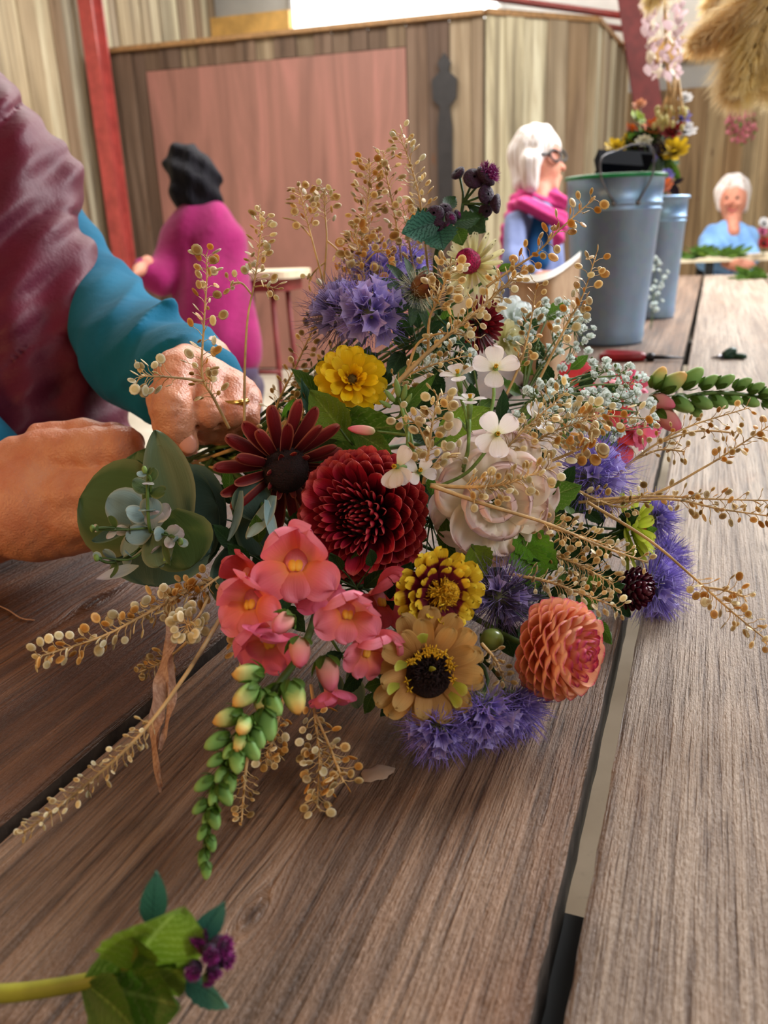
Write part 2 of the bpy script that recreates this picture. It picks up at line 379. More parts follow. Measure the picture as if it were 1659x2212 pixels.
# shallow vertical joint strips on the plywood door
# chamfer facets
P1 = A * DB + B * u_c1
def facet(az, L, name, mat, zs, ze, wid):
    global P1
    d = Vector((math.sin(math.radians(az)), math.cos(math.radians(az)), 0)); n = Vector((d.y, -d.x, 0))
    if n.dot(A) > 0: n = -n
    wr = wall_root(name, P1, d, n, 0, L, 0, min(zs, ze) - .02, dark_back, .04)
    boards(wr, P1, d, n, 0, L, 0, zs, wid, mat, lambda u: zs + (ze - zs) * u / L)
    e = P1 + d * L; cp = [(P1 + n * .01 + ZZ * (zs + .02)), (e + n * .01 + ZZ * (ze + .02))]; P1 = e; return cp
def px_len(az, px, py):
    d = Vector((math.sin(math.radians(az)), math.cos(math.radians(az)), 0)); n = Vector((-d.y, d.x, 0)); h = on_plane(px, py, n, P1.dot(n)); return (h - P1).dot(d), h.z
capm = plain('oak capping', (150, 112, 70), .5)
L1, z1_ = px_len(68.5, 1286, 52); c1 = facet(68.5, L1, 'wall_right', pale, zt + .0, z1_, .17)
L2, z2_ = px_len(24.5, 1352, 128); c2 = facet(24.5, L2, 'wall_far', pale, z1_, z2_, .17)
beam('trim_3', A * (DB - .03) + B * (b0) + ZZ * (zt + .012), A * (DB - .03) + B * u_c1 + ZZ * (zt + .012), (.09, .03), capm)
beam('trim_4', c1[0], c1[1], (.07, .035), capm); beam('trim_5', c2[0], c2[1], (.07, .035), capm)
# booth lid
lid = [A * (DB + .02) + B * b0, A * (DB + .02) + B * u_c1]
red = plain('red oxide paint', (168, 72, 66), .45, .08, 12); redd = plain('dark red oxide paint', (128, 50, 48), .5, .08, 12)
def post(name, pts, D, wpx, mat, thick=.12):
    a = on_plane(pts[0][0], pts[0][1], A, D); b = on_plane(pts[1][0], pts[1][1], A, D); wm = M(wpx, (a - CAM).dot(FW)); 
    d = (b - a).normalized(); side = B; me = MB()
    # I-section: two flanges and a web
    L = (b - a).length; c = (a + b) / 2; R = Matrix((B - d * B.dot(d), -A, d)).transposed()
    me.box((0, 0, 0), (wm, .016, L), R); me.box(R @ Vector((0, -thick, 0)), (wm, .016, L), R); me.box(R @ Vector((0, -thick / 2, 0)), (.014, thick, L), R)
    return struct(link(name, me.mesh(name, mat, False), None, c))
a0 = on_plane(236, 300, A, DB - .25); zq = a0.z
def vpost(name, px, py, D, wpx, ztop, mat):
    p = on_plane(px, py, A, D); wm = M(wpx, (p - CAM).dot(FW)); R = Matrix.Rotation(-AZ, 3, 'Z'); me = MB()
    for s_ in (-1, 1): me.box(R @ Vector((0, s_ * .07, 0)), (wm, .016, ztop), R)
    me.box((0, 0, 0), (.016, .13, ztop), R)
    return struct(link(name, me.mesh(name, mat, False), None, Vector((p.x, p.y, ztop / 2))))
vpost('steel_column', 238, 330, DB - .3, 31, 4.2, red)
post('steel_rafter', ((1354, -90), (1428, 420)), DB + 1.4, 60, redd)
print('DK', DK, 'DB', DB, 'b0', b0)
post('steel_beam', ((1050, -10), (1400, 38)), DB + 1.6, 34, red)
post('steel_beam', ((1290, 52), (1400, 66)), DB + 1.7, 30, red)
bp = on_plane(1378, 150, A, DB + 1.9); beam('downpipe', (bp.x + .12, bp.y + .3, 0), (bp.x + .12, bp.y + .3, 3.0), (.16, .1), iron)

# tall dark iron strap hinge on the brown boards
hb = MB(); hc = planeA(961, 250, DB - .04)
outl = [(0, -.16), (.04, -.10), (.025, -.05), (.075, 0), (.07, .12), (.03, .17), (.045, .3), (.045, .95), (-.045, .95), (-.045, .3), (-.03, .17), (-.07, .12), (-.075, 0), (-.025, -.05), (-.04, -.10)]
Rb = Matrix.Rotation(-AZ, 3, 'Z'); v = []
for dy in (0, -.025):
    for (x, z) in outl: v.append(Rb @ Vector((x * 1.15, dy, -z * 1.0)))
n = len(outl); hb.add(v, [tuple(range(n, 2 * n)), tuple(range(n))[::-1]] + [(i, (i + 1) % n, n + (i + 1) % n, n + i) for i in range(n)])
hg = thing('ornament', 'tall black cut-out plaque with a pointed top on the brown boards', 'wall ornament', planeA(961, 172, DB - .045))
link('plaque', hb.mesh('plaque', iron, False), hg, (0, 0, 0))

# ================================================================== TABLE
TA = math.radians(21.6); TD = Vector((math.sin(TA), math.cos(TA), 0)); TN = Vector((math.cos(TA), -math.sin(TA), 0)); RTAB = Matrix.Rotation(-TA, 3, 'Z')
def plankmat(name, cols, seed, knots, tint=1.0):
    m, nt, b = newmat(name, .5, .42); tc = N(nt, 'TexCoord'); v = tc.outputs['Object']
    sp = N(nt, 'SeparateXYZ'); nt.links.new(v, sp.inputs[0]); x, y = sp.outputs[0], sp.outputs[1]; kmask = None
    for (kx, ky, s) in knots:
        dx = math_(nt, 'SUBTRACT', x, kx); dy = math_(nt, 'MULTIPLY', math_(nt, 'SUBTRACT', y, ky), .45)
        r2 = math_(nt, 'ADD', math_(nt, 'MULTIPLY', dx, dx), math_(nt, 'MULTIPLY', dy, dy)); rr = math_(nt, 'SQRT', r2)
        g = math_(nt, 'EXPONENT', math_(nt, 'MULTIPLY', r2, -1 / (s * s)))
        x = math_(nt, 'SUBTRACT', x, math_(nt, 'MULTIPLY', g, math_(nt, 'DIVIDE', math_(nt, 'MULTIPLY', dx, s * .55), math_(nt, 'ADD', rr, s * .12))))
        k = math_(nt, 'EXPONENT', math_(nt, 'MULTIPLY', r2, -1 / (s * s * .1))); kmask = k if kmask is None else math_(nt, 'MAXIMUM', kmask, k)
    cb = N(nt, 'CombineXYZ'); nt.links.new(x, cb.inputs[0]); nt.links.new(y, cb.inputs[1]); vv = cb.outputs[0]
    lo = (seed * 3.1, seed * 1.7, seed)
    big = noise(nt, mapping(nt, vv, (26, 1.1, 1), lo), 1, 3, .5, .5)
    ring = noise(nt, mapping(nt, vv, (150, 2.2, 1), lo), 1, 3, .6, .25)
    fine = noise(nt, mapping(nt, vv, (460, 13, 1), lo), 1, 4, .65, .2)
    grit = noise(nt, mapping(nt, vv, (900, 260, 1), lo), 1, 3, .6)
    blot = noise(nt, mapping(nt, vv, (9, 5, 1), lo), 1, 4, .55)
    base = ramp(nt, [(.32, cols[0]), (.5, cols[1]), (.68, cols[2])], big.outputs[0])
    c = mixc(nt, math_(nt, 'MULTIPLY', ramp(nt, [(.38, (1, 1, 1, 1)), (.55, (0, 0, 0, 1))], ring.outputs[0]).outputs[0], .5), base.outputs[0], lin(cols[3]))
    c = mixc(nt, math_(nt, 'MULTIPLY', ramp(nt, [(.34, (1, 1, 1, 1)), (.5, (0, 0, 0, 1))], fine.outputs[0]).outputs[0], .75), c, lin(cols[3]))
    c = mixc(nt, ramp(nt, [(.58, (0, 0, 0, 1)), (.8, (.6, .6, .6, 1))], blot.outputs[0]).outputs[0], c, lin(cols[4]))
    if kmask is not None: c = mixc(nt, math_(nt, 'MULTIPLY', kmask, .8), c, lin((52, 34, 26)))
    spk = noise(nt, mapping(nt, vv, (60, 50, 1), lo), 1, 2); c = mixc(nt, ramp(nt, [(.76, (0, 0, 0, 1)), (.8, (.7, .7, .7, 1))], spk.outputs[0]).outputs[0], c, lin((52, 38, 34)))
    nt.links.new(c, b.inputs['Base Color'])
    h = math_(nt, 'ADD', math_(nt, 'ADD', math_(nt, 'MULTIPLY', fine.outputs[0], .8), math_(nt, 'MULTIPLY', ring.outputs[0], .9)), math_(nt, 'MULTIPLY', grit.outputs[0], .35))
    bump(nt, h, b, .0046, 1.0)
    nt.links.new(math_(nt, 'ADD', .28, math_(nt, 'MULTIPLY', fine.outputs[0], .34)), b.inputs['Roughness']); return m
tbl = thing('work_table', 'long trestle table of rough sawn brown scaffold planks under the bouquet', 'table', TD * 1.9 + ZZ * 0, RTAB)
edgem = plain('gap-shaded plank edge', (66, 54, 46), .8, .2, 90, bmp=.001)  # shade inside the plank gaps, painted as a darker side colour
def plank(name, a0, a1, l0, l1, mat, jit=.00045, th=.036):
    seg = 260; v = []; f = []; w = a1 - a0; ch = .0025
    for i in range(seg + 1):
        y = l0 + (l1 - l0) * (i / seg) ** 1.5; e0 = a0 + random.uniform(-jit, jit); e1 = a1 + random.uniform(-jit, jit)
        for (x, z) in ((e0, 0 - ch), (e0 + ch, 0), (a0 + w * .35, .0004), (a0 + w * .65, -.0002), (e1 - ch, 0), (e1, -ch), (e1, -th), (e0, -th)): v.append((x, y, z))
    for i in range(seg):
        for k in range(8): f.append((i * 8 + k, i * 8 + (k + 1) % 8, (i + 1) * 8 + (k + 1) % 8, (i + 1) * 8 + k)[::-1])
    f.append(tuple(range(8))); f.append(tuple(range(seg * 8, seg * 8 + 8))[::-1])
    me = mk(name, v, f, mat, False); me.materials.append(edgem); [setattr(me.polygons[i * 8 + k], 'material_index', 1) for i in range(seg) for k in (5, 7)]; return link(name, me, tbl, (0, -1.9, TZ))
pm1 = plankmat('scaffold plank red-brown', [(92, 56, 34), (112, 72, 46), (132, 88, 58), (40, 22, 14), (88, 54, 34)], 3, [(-.42, .45, .02)])  # plank tones lighten to the right; the table's lighting is put into them
pm2 = plankmat('scaffold plank mid brown', [(108, 80, 60), (138, 106, 84), (166, 134, 110), (42, 26, 18), (120, 74, 48)], 5, [(on_z(545, 1975).dot(TN), on_z(545, 1975).dot(TD), .013), (-.2, .9, .02)])
pm3 = plankmat('scaffold plank grey-brown', [(154, 132, 114), (178, 156, 138), (196, 176, 158), (80, 60, 50), (180, 132, 94)], 9, [(.12, .62, .03), (.06, 1.5, .03)])  # paled and greyed: back light and sky sheen put into the colour
E1 = 4.55
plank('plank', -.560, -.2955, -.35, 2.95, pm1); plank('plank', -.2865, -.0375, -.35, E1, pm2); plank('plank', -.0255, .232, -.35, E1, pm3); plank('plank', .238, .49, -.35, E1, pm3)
steel = plain('black painted steel', (22, 22, 24), .5)
bar0 = on_z(1228, 2022, TZ - .05).dot(TD)
for y in (.06, 2.3, 4.2):
    s = MB(); s.box((-.04, (bar0 - .1 if y < 1 else y) - 1.9, TZ - .036 - .03), (1.0, .2 if y < 1 else .05, .058)) if y < 3 else s.box((.09, y - 1.9, TZ - .066), (.74, .05, .058)); link('crossbar', s.mesh('crossbar', steel, False), tbl)
    for x in ((-.5 if y < 3 else -.25), .42): link('leg', MB().box((x, y - 1.9, (TZ - .094) / 2), (.05, .05, TZ - .094)).mesh('leg', steel, False), tbl)
# small marks on the planks
resin = plain('dried glue drip', (146, 120, 102), .35)
d0 = on_z(815, 1672); mb = MB(); ol = []
for i in range(16):
    a = 2 * math.pi * i / 16; rr = .0062 * (1 + .22 * math.sin(2 * a + .5) + .14 * math.sin(5 * a)); ol.append((rr * math.cos(a) * 1.1, rr * math.sin(a), .0009))
v = [(0, 0, .0014)] + ol + [(x * 1.12, y * 1.12, .0002) for (x, y, z) in ol]
mb.add(v, [(0, 1 + i, 1 + (i + 1) % 16) for i in range(16)] + [(1 + i, 17 + i, 17 + (i + 1) % 16, 1 + (i + 1) % 16) for i in range(16)])
tag(link('glue_drip', mb.mesh('glue_drip', resin), None, (d0.x, d0.y, TZ + .0003)), 'pale dried drip on the middle plank below the purple tufts', 'drip')
# ================================================================== PEOPLE
def skinmat(name, base, redc, rough=.42):
    m, nt, b = newmat(name, rough, .45); tc = N(nt, 'TexCoord'); v = tc.outputs['Object']
    n1 = noise(nt, v, 38, 4, .6); n2 = noise(nt, v, 420, 3, .6); n3 = noise(nt, mapping(nt, v, (1, 1, 1)), 12, 2)
    r = ramp(nt, [(.3, redc), (.62, base)], n1.outputs[0]); c = mixc(nt, .35, r.outputs[0], ramp(nt, [(.35, redc), (.6, base)], n3.outputs[0]).outputs[0])
    nt.links.new(c, b.inputs['Base Color']); b.inputs['Subsurface Weight'].default_value = .25; b.inputs['Subsurface Radius'].default_value = (.012, .005, .003); b.inputs['Subsurface Scale'].default_value = .6
    vo = N(nt, 'TexVoronoi'); vo.inputs['Scale'].default_value = 520; nt.links.new(v, vo.inputs['Vector'])
    h = math_(nt, 'ADD', math_(nt, 'MULTIPLY', vo.outputs['Distance'], .4), math_(nt, 'ADD', math_(nt, 'MULTIPLY', n1.outputs[0], 1.6), n2.outputs[0])); bump(nt, h, b, .0009, .8); return m
def clothmat(name, col, dk, scale=900, rough=.85, sheen=.08, bd=.0004):
    m, nt, b = newmat(name, rough, .25); tc = N(nt, 'TexCoord'); v = tc.outputs['Object']
    n1 = noise(nt, v, 9, 3); n2 = noise(nt, v, scale, 2)
    c = ramp(nt, [(.3, dk), (.65, col)], n1.outputs[0]); nt.links.new(c.outputs[0], b.inputs['Base Color']); b.inputs['Sheen Weight'].default_value = sheen
    n3 = noise(nt, v, 60, 3); bump(nt, math_(nt, 'ADD', n2.outputs[0], math_(nt, 'MULTIPLY', n3.outputs[0], 3)), b, bd); return m
skin = skinmat('hand skin', (214, 150, 118), (192, 112, 84)); skinf = skinmat('face skin', (214, 150, 122), (190, 112, 92), .6)
vestm = clothmat('burgundy padded nylon', (94, 22, 46), (78, 16, 36), 300, .55, .02); teal = clothmat('teal jersey', (4, 104, 138), (4, 88, 120), 1500, .9, .02)
nailm = plain('finger nail', (226, 158, 138), .25, .04); gold = plain('gold', (212, 160, 84), .22, .05, 30, .5, 1.0)
def wave(G, ax, freq, amp, ph=0): return amp * np.sin((G @ npv(ax)) * freq + ph)
# ---- foreground woman, cropped by the left edge
loc = Vector((-.62, .86, 0))
P1r = thing('person', 'person in burgundy padded vest over teal sleeves, both hands working beside the bouquet', 'person', loc)
S = lambda px, py, d: at(px, py, d)
def vdisp(G):
    q = G - npv(CAM); dz = q @ npv(FW); X = CX + FPX * (q @ npv(RT)) / dz; Y = CY - FPX * (q @ npv(UP)) / dz
    t = (Y + .35 * X) / 270.0 + .16 * np.sin(X / 60.0); s_ = np.abs(np.sin(math.pi * t)) ** .45
    return .006 - .013 * s_ + .0052 * np.sin(X / 21.0 + .012 * Y + 2 * np.sin(Y / 80.0)) * np.minimum(1, s_ * 1.3) + .0022 * np.sin((X * .6 + Y) / 13.0)
body('vest', [('c', S(-130, 420, 1.08), S(-150, 900, .98), .165, .16), ('c', S(20, 420, .99), S(50, 960, .94), .068, .090), ('c', S(48, 425, .98), S(84, 560, .945), .036, .034), ('c', S(84, 560, .945), S(128, 770, .93), .036, .040), ('c', S(128, 770, .93), S(165, 960, .92), .040, .044), ('c', S(-60, 380, 1.0), S(0, 900, .96), .09, .115),
              ('c', S(-200, 300, 1.1), S(26, 372, 1.0), .05, .044), ('c', S(60, 640, .97), S(100, 980, .95), .06, .060), ('c', S(-150, 900, .98), S(-60, 1300, 1.0), .15, .13)], .05, .0042, vestm, P1r, vdisp)
# neck, head and hips continue out of frame
body('body', [('c', S(-240, 330, 1.12), S(-250, 120, 1.1), .055, .052), ('e', S(-245, 10, 1.08), (.075, .105, .09)), ('c', S(-150, 1000, 1.0), S(-150, 1350, 1.05), .13, .14), ('c', S(-150, 1350, 1.05), S(60, 1500, 1.05), .085, .07),
              ('c', S(60, 1500, 1.05), Vector((-.5, 1.0, .12)), .07, .05)], .04, .012, clothmat('dark trousers', (46, 48, 62), (38, 40, 52)), P1r)
def sdisp(G):
    q = G - npv(CAM); dz = q @ npv(FW); X = CX + FPX * (q @ npv(RT)) / dz; Y = CY - FPX * (q @ npv(UP)) / dz
    k = np.exp(-((X - 340) ** 2 + (Y - 700) ** 2) / (2 * 95 ** 2)); k2 = np.exp(-((X - 190) ** 2 + (Y - 520) ** 2) / (2 * 60 ** 2))
    w1 = (X * .50 + Y * .86) + 16 * np.sin(X / 50); w2 = X * .3 + Y * .95
    return k * .0075 * (np.abs(np.sin(w1 / 24.0 + .5 * np.sin(X / 40))) - .5) + k2 * .0022 * np.sin(w2 / 15.0) + .0022 * np.sin(w1 / 42.0)
body('sleeve', [('c', S(108, 500, 1.08), S(212, 645, .985), .050, .050), ('c', S(212, 645, .985), S(300, 775, .83), .050, .052), ('c', S(300, 775, .83), S(402, 800, .705), .050, .0385), ('c', S(402, 800, .705), S(436, 816, .65), .037, .032), ('c', S(280, 830, .79), S(330, 880, .76), .022, .014),
                ('c', S(366, 700, .765), S(374, 668, .765), .014, .006)], .02, .0031, teal, P1r, sdisp)
body('sleeve', [('c', S(-130, 520, .9), S(-150, 900, .84), .055, .052), ('c', S(-150, 900, .84), S(-40, 1010, .78), .05, .045)], .02, .007, teal, P1r)
H = []
def fing(pts, rs):
    for i in range(len(pts) - 1): H.append(('c' if i else 'c', S(*pts[i]), S(*pts[i + 1]), rs[i], rs[i + 1]))
# right hand: fist seen from the knuckle side, index finger pressing down
H += [('c', S(455, 815, .655), S(420, 800, .70), .030, .028), ('c', S(400, 812, .625), S(505, 850, .635), .0225, .019), ('c', S(392, 806, .61), S(392, 798, .66), .019, .026), ('c', S(520, 860, .64), S(470, 820, .69), .016, .02)]
right_ = list(H)
prim = right_
def F2(pts, rs, L=prim, sharp=True):
    for i in range(len(pts) - 1): L.append(('c!' if sharp else 'c', S(*pts[i]), S(*pts[i + 1]), rs[i], rs[i + 1]))
prim[:] = [('c', S(430, 800, .69), S(420, 822, .65), .031, .029), ('c', S(400, 815, .63), S(510, 858, .645), .021, .0165), ('e', S(385, 800, .618), (.0165, .0145, .014)), ('e', S(447, 806, .622), (.0118, .0115, .011)), ('e', S(500, 832, .63), (.011, .011, .010)), ('e', S(534, 862, .64), (.010, .010, .009))]
F2([(382, 805, .612), (372, 880, .592), (382, 918, .594), (401, 958, .60)], [.0165, .0142, .0132, .0098])
F2([(450, 815, .618), (449, 892, .60), (448, 925, .622), (440, 938, .65)], [.0122, .0118, .0105, .009])
F2([(503, 840, .622), (496, 892, .606), (486, 930, .625), (478, 945, .65)], [.0112, .0106, .0095, .008])
F2([(538, 870, .632), (533, 905, .620), (522, 935, .635), (512, 945, .65)], [.0100, .0092, .0082, .007])
for q_ in ((420, 850, 423, 955, .596), (472, 862, 468, 950, .600), (516, 878, 506, 945, .610)): prim.append(('-c!', S(q_[0], q_[1], q_[4]), S(q_[2], q_[3], q_[4]), .0016, .0030))
F2([(352, 860, .64), (366, 925, .632), (392, 962, .636)], [.0135, .0115, .0098])
def crease(pts):
    """thin furrows across a finger"""
    def f(G):
        o = np.zeros(len(G))
        for (px, py, d, nx, ny, s_, amp) in pts:
            c = npv(S(px, py, d)); a = npv((RT * nx + UP * ny).normalized()); q = G - c; t = q @ a; rr = np.linalg.norm(q, axis=1)
            o += amp * np.exp(-(t / .0011) ** 2) * np.exp(-(rr / s_) ** 2)
        q = G - npv(CAM); dz = q @ npv(FW); X = CX + FPX * (q @ npv(RT)) / dz; Y = CY - FPX * (q @ npv(UP)) / dz
        o += .00045 * np.sin(X / 7.0 + 1.5 * np.sin(Y / 11.0)) * np.sin(Y / 9.0)
        return o
    return f
hr = body('hand', prim, .012, .0017, skin, P1r, crease([(375, 868, .58, .1, 1, .014, .0012), (376, 878, .58, .05, 1, .014, .0012), (384, 920, .585, -.1, 1, .013, .001), (450, 880, .59, 0, 1, .012, .001), (497, 884, .595, 0, 1, .012, .001), (386, 812, .6, .1, 1, .015, .0007)]))
hr['label'] = 'right hand with bent fingers and a gold band'
nl = MB().ell((0, 0, 0), (.0066, .0085, .0022), frame(vd(.15, -.25, 1), vd(.35, -1, -.1)), 12, 8).mesh('nail', nailm)
link('nail', nl, P1r, S(405, 957, .5905) - loc)
rg = MB(); rr_ = frame(vd(-.05, 1, .25), vd(0, 0, 1)); rp = []
for i in range(25): a = 2 * math.pi * i / 24; rp.append(rr_ @ Vector((.0126 * math.cos(a), .0126 * math.sin(a), 0)))
rg.tube(rp, .0018, 6, False); 
for s_ in (-.0012, .0012): rg.tube([p + rr_ @ Vector((0, 0, s_)) for p in rp], .0012, 6, False)
link('ring', rg.mesh('ring', gold), P1r, S(499, 868, .6100) - loc)
# left hand: lying fist with forearm running out of the left edge
prim2 = []
prim2 += [('c', S(-230, 1150, .70), S(-40, 1110, .672), .050, .0400), ('c', S(-40, 1110, .672), S(90, 1070, .66), .039, .038), ('c', S(60, 1100, .655), S(190, 1090, .655), .036, .030), ('c', S(90, 1150, .66), S(170, 1140, .66), .022, .020),
          ('c', S(40, 1000, .665), S(110, 985, .655), .022, .021)]
F2([(95, 985, .652), (205, 972, .637), (262, 968, .634), (282, 985, .645)], [.0205, .0175, .0165, .0120], prim2)
F2([(90, 945, .675), (180, 936, .67), (250, 945, .665), (288, 955, .66)], [.0125, .0115, .0110, .0095], prim2)
F2([(150, 1065, .635), (230, 1055, .628), (270, 1085, .64)], [.019, .0150, .012], prim2)
F2([(150, 1120, .64), (225, 1118, .632), (255, 1130, .65)], [.018, .0135, .011], prim2)
prim2.append(('-c', S(128, 1038, .612), S(205, 1024, .602), .0035, .0045))
hl = body('hand', prim2, .016, .0022, skin, P1r, crease([(150, 948, .64, 1, .2, .014, .0009), (200, 945, .64, 1, 0, .014, .0009), (222, 958, .615, 1, .1, .018, .0008), (230, 972, .615, 1, 0, .018, .0008)]))
hl['label'] = 'left hand closed on the stems, nearest the edge'

# ---- woman with her back turned, at the door
hairm, nt, b = newmat('dark hair', .7, .12); tc = N(nt, 'TexCoord'); n1 = noise(nt, mapping(nt, tc.outputs['Object'], (70, 70, 9)), 1, 4); r = ramp(nt, [(.35, (8, 7, 13)), (.75, (28, 24, 32))], n1.outputs[0]); nt.links.new(r.outputs[0], b.inputs['Base Color']); bump(nt, n1.outputs[0], b, .01)
mag = clothmat('magenta knit', (152, 26, 96), (128, 20, 78), 300, .9, .12, .001); jeans = clothmat('grey purple denim', (92, 76, 104), (74, 60, 84), 300)
D2 = 3.35; T = lambda px, py, dd=0: at(px, py, D2 + dd); R2 = lambda px: M(px, D2)
base2 = T(470, 600); P2r = thing('person', 'dark-haired person in a magenta jumper seated with back turned before the plywood door', 'person', (base2.x, base2.y, 0))
body('body', [('e', T(418, 392), (R2(50), R2(66), R2(58))), ('c', T(425, 450), T(432, 500, .03), R2(26), R2(30))], .03, .011, skinf, P2r)
body('hand', [('c', T(318, 566, -.12), T(300, 584, -.16), R2(14), R2(9)), ('c', T(300, 584, -.16), T(290, 592, -.2), R2(10), R2(5))], .03, .011, skinf, P2r)
body('hair', [('e', T(417, 384, -.02), (R2(56), R2(64), R2(60))), ('e', T(430, 428, -.03), (R2(46), R2(44), R2(48))), ('c', T(430, 440, -.02), T(436, 468, -.02), R2(34), R2(26)), ('c', T(385, 345, -.03), T(402, 322), R2(24), R2(12)), ('c', T(455, 430, -.02), T(452, 462), R2(16), R2(10))], .05, .010, hairm, P2r, lambda G: wave(G, RT, 95, .004) + wave(G, UP + RT * .6, 62, .007) + wave(G, UP - RT * .4, 33, .006, 1))
def jd(G):
    q = G - npv(CAM); dz = q @ npv(FW); X = CX + FPX * (q @ npv(RT)) / dz; Y = CY - FPX * (q @ npv(UP)) / dz
    return .006 * np.sin((X + .25 * Y) / 12.0) + .010 * np.exp(-((X - 415 + .0 * Y) / 7.0) ** 2) * (Y > 520) + .004 * np.sin(Y / 26.0)
body('jumper', [('c', T(410, 520), T(470, 520), R2(54), R2(52)), ('c', T(440, 500), T(470, 740), R2(62), R2(86)), ('c', T(488, 540), T(512, 742), R2(40), R2(44)), ('c', T(455, 490), T(460, 520), R2(40), R2(52)), ('c', T(375, 520), T(335, 600, -.08), R2(32), R2(26)), ('c', T(335, 600, -.08), T(308, 574, -.13), R2(24), R2(15)),
                ('c', T(500, 740), T(538, 778), R2(36), R2(18)), ('c', T(400, 700), T(420, 760), R2(50), R2(40))], .06, .013, mag, P2r, jd)
body('trousers', [('c', T(440, 780), T(520, 800), R2(64), R2(34)), ('c', T(430, 810, .05), T(400, 830, .45), R2(46), R2(38)), ('c', T(520, 800, .02), T(540, 835, .3), R2(34), R2(30)), ('c', T(540, 835, .3), Vector((T(548, 1000, .3).x, T(548, 1000, .3).y, .06)), R2(30), R2(20)),
                  ('c', T(400, 830, .45), Vector((T(400, 1000, .45).x, T(400, 1000, .45).y, .06)), R2(36), R2(22))], .04, .02, jeans, P2r)
zs = T(440, 780).z - R2(64) + .01
sp2 = T(450, 870); st = thing('stool', 'low seat under the person in the magenta jumper', 'stool', (sp2.x, sp2.y, 0))
link('seat', MB().lathe([(0.001, zs - .03), (.16, zs - .03), (.17, zs - .015), (.16, zs), (.001, zs)], 24).mesh('seat', capm), st)
for i in range(4):
    a = math.pi / 4 + i * math.pi / 2; link('leg', MB().tube([(0.11 * math.cos(a), .11 * math.sin(a), zs - .03), (.16 * math.cos(a), .16 * math.sin(a), 0)], .014, 8).mesh('leg', redd), st)
# ---- woman in profile with pink scarf
D3 = 3.3; T = lambda px, py, dd=0: at(px, py, D3 + dd); R3 = lambda px: M(px, D3)
base3 = T(1150, 600); P3r = thing('person', 'person with white bob, dark glasses and pink scarf, seated behind the tall bucket', 'person', (base3.x, base3.y, 0))
body('body', [('e', T(1158, 345), (R3(46), R3(60), R3(50))), ('e', T(1180, 352), (R3(32), R3(52), R3(34))), ('c!', T(1206, 348), T(1217, 364), R3(5), R3(6)), ('c!', T(1200, 384), T(1208, 384), R3(9), R3(6)), ('c!', T(1200, 392), T(1205, 393), R3(8), R3(5)), ('c', T(1190, 400), T(1196, 406), R3(14), R3(11)),
              ('c', T(1160, 390), T(1162, 460), R3(28), R3(32)), ('-e', T(1210, 342), (R3(8), R3(7), R3(16)))], .02, .008, skinf, P3r)
body('hand', [('c', T(1160, 600, -.2), T(1205, 596, -.3), R3(13), R3(11)), ('c', T(1205, 596, -.3), T(1228, 600, -.32), R3(10), R3(6))], .02, .008, skinf, P3r)
whair, nt, b = newmat('white blonde hair', .45, .4); tc = N(nt, 'TexCoord'); n1 = noise(nt, mapping(nt, tc.outputs['Object'], (90, 90, 7)), 1, 4); r = ramp(nt, [(.3, (176, 150, 128)), (.5, (222, 210, 204)), (.75, (250, 246, 250))], n1.outputs[0]); nt.links.new(r.outputs[0], b.inputs['Base Color']); bump(nt, n1.outputs[0], b, .012)
body('hair', [('e', T(1153, 330, .0), (R3(54), R3(58), R3(60))), ('c', T(1132, 340), T(1126, 396), R3(32), R3(22)), ('c', T(1146, 350, -.09), T(1146, 402, -.08), R3(22), R3(15)), ('c', T(1130, 350, .08), T(1130, 400, .08), R3(26), R3(16)), ('c', T(1175, 300), T(1196, 318), R3(26), R3(14)), ('-e', T(1196, 372), (R3(26), R3(44), R3(90)))], .025, .008, whair, P3r, lambda G: wave(G, RT, 120, .0025))
gl = MB()
for cx_, dz_ in ((1200, -.075), (1212, .02)):
    fr = frame(vd(.55, 0, .8)); c = T(cx_, 336, dz_); gl.tube([c + fr @ Vector((.030 * math.cos(a), .022 * math.sin(a), 0)) for a in [2 * math.pi * i / 16 for i in range(17)]], .0055, 6, False)
gl.tube([T(1190, 332, -.085), T(1160, 334, -.11)], .005, 6); gl.tube([T(1207, 334, -.05), T(1214, 334, -.02)], .005, 6)
link('glasses', gl.mesh('glasses', iron, True, P3r.location), P3r)
pinkm = clothmat('pink wool scarf', (206, 62, 132), (182, 46, 108), 200, .9, .12, .001); shirtm = clothmat('grey blue shirt', (120, 130, 168), (96, 106, 146), 200); den = clothmat('blue denim top', (24, 92, 150), (18, 74, 124), 200)
body('shirt', [('c', T(1140, 470), T(1130, 620), R3(44), R3(54)), ('c', T(1170, 480), T(1180, 620), R3(40), R3(44)), ('c', T(1115, 480, -.08), T(1108, 570, -.16), R3(24), R3(22)), ('c', T(1108, 570, -.16), T(1160, 598, -.2), R3(22), R3(15))], .04, .012, shirtm, P3r, lambda G: wave(G, RT, 110, .004))
body('top', [('c', T(1166, 470, -.06), T(1162, 560, -.10), R3(22), R3(26))], .03, .012, den, P3r)
body('scarf', [('c', T(1124, 436, -.02), T(1200, 440, -.02), R3(24), R3(18)), ('c', T(1130, 440, -.12), T(1210, 478, -.14), R3(16), R3(15)), ('c', T(1210, 478, -.14), T(1204, 520, -.15), R3(15), R3(13)), ('c', T(1112, 450, -.06), T(1096, 500, -.06), R3(18), R3(12)), ('c', T(1096, 500, -.06), T(1082, 590, -.02), R3(12), R3(8)), ('c', T(1190, 415, 0), T(1218, 440, -.05), R3(12), R3(14))], .03, .010, pinkm, P3r, lambda G: wave(G, UP + RT * .6, 120, .005))
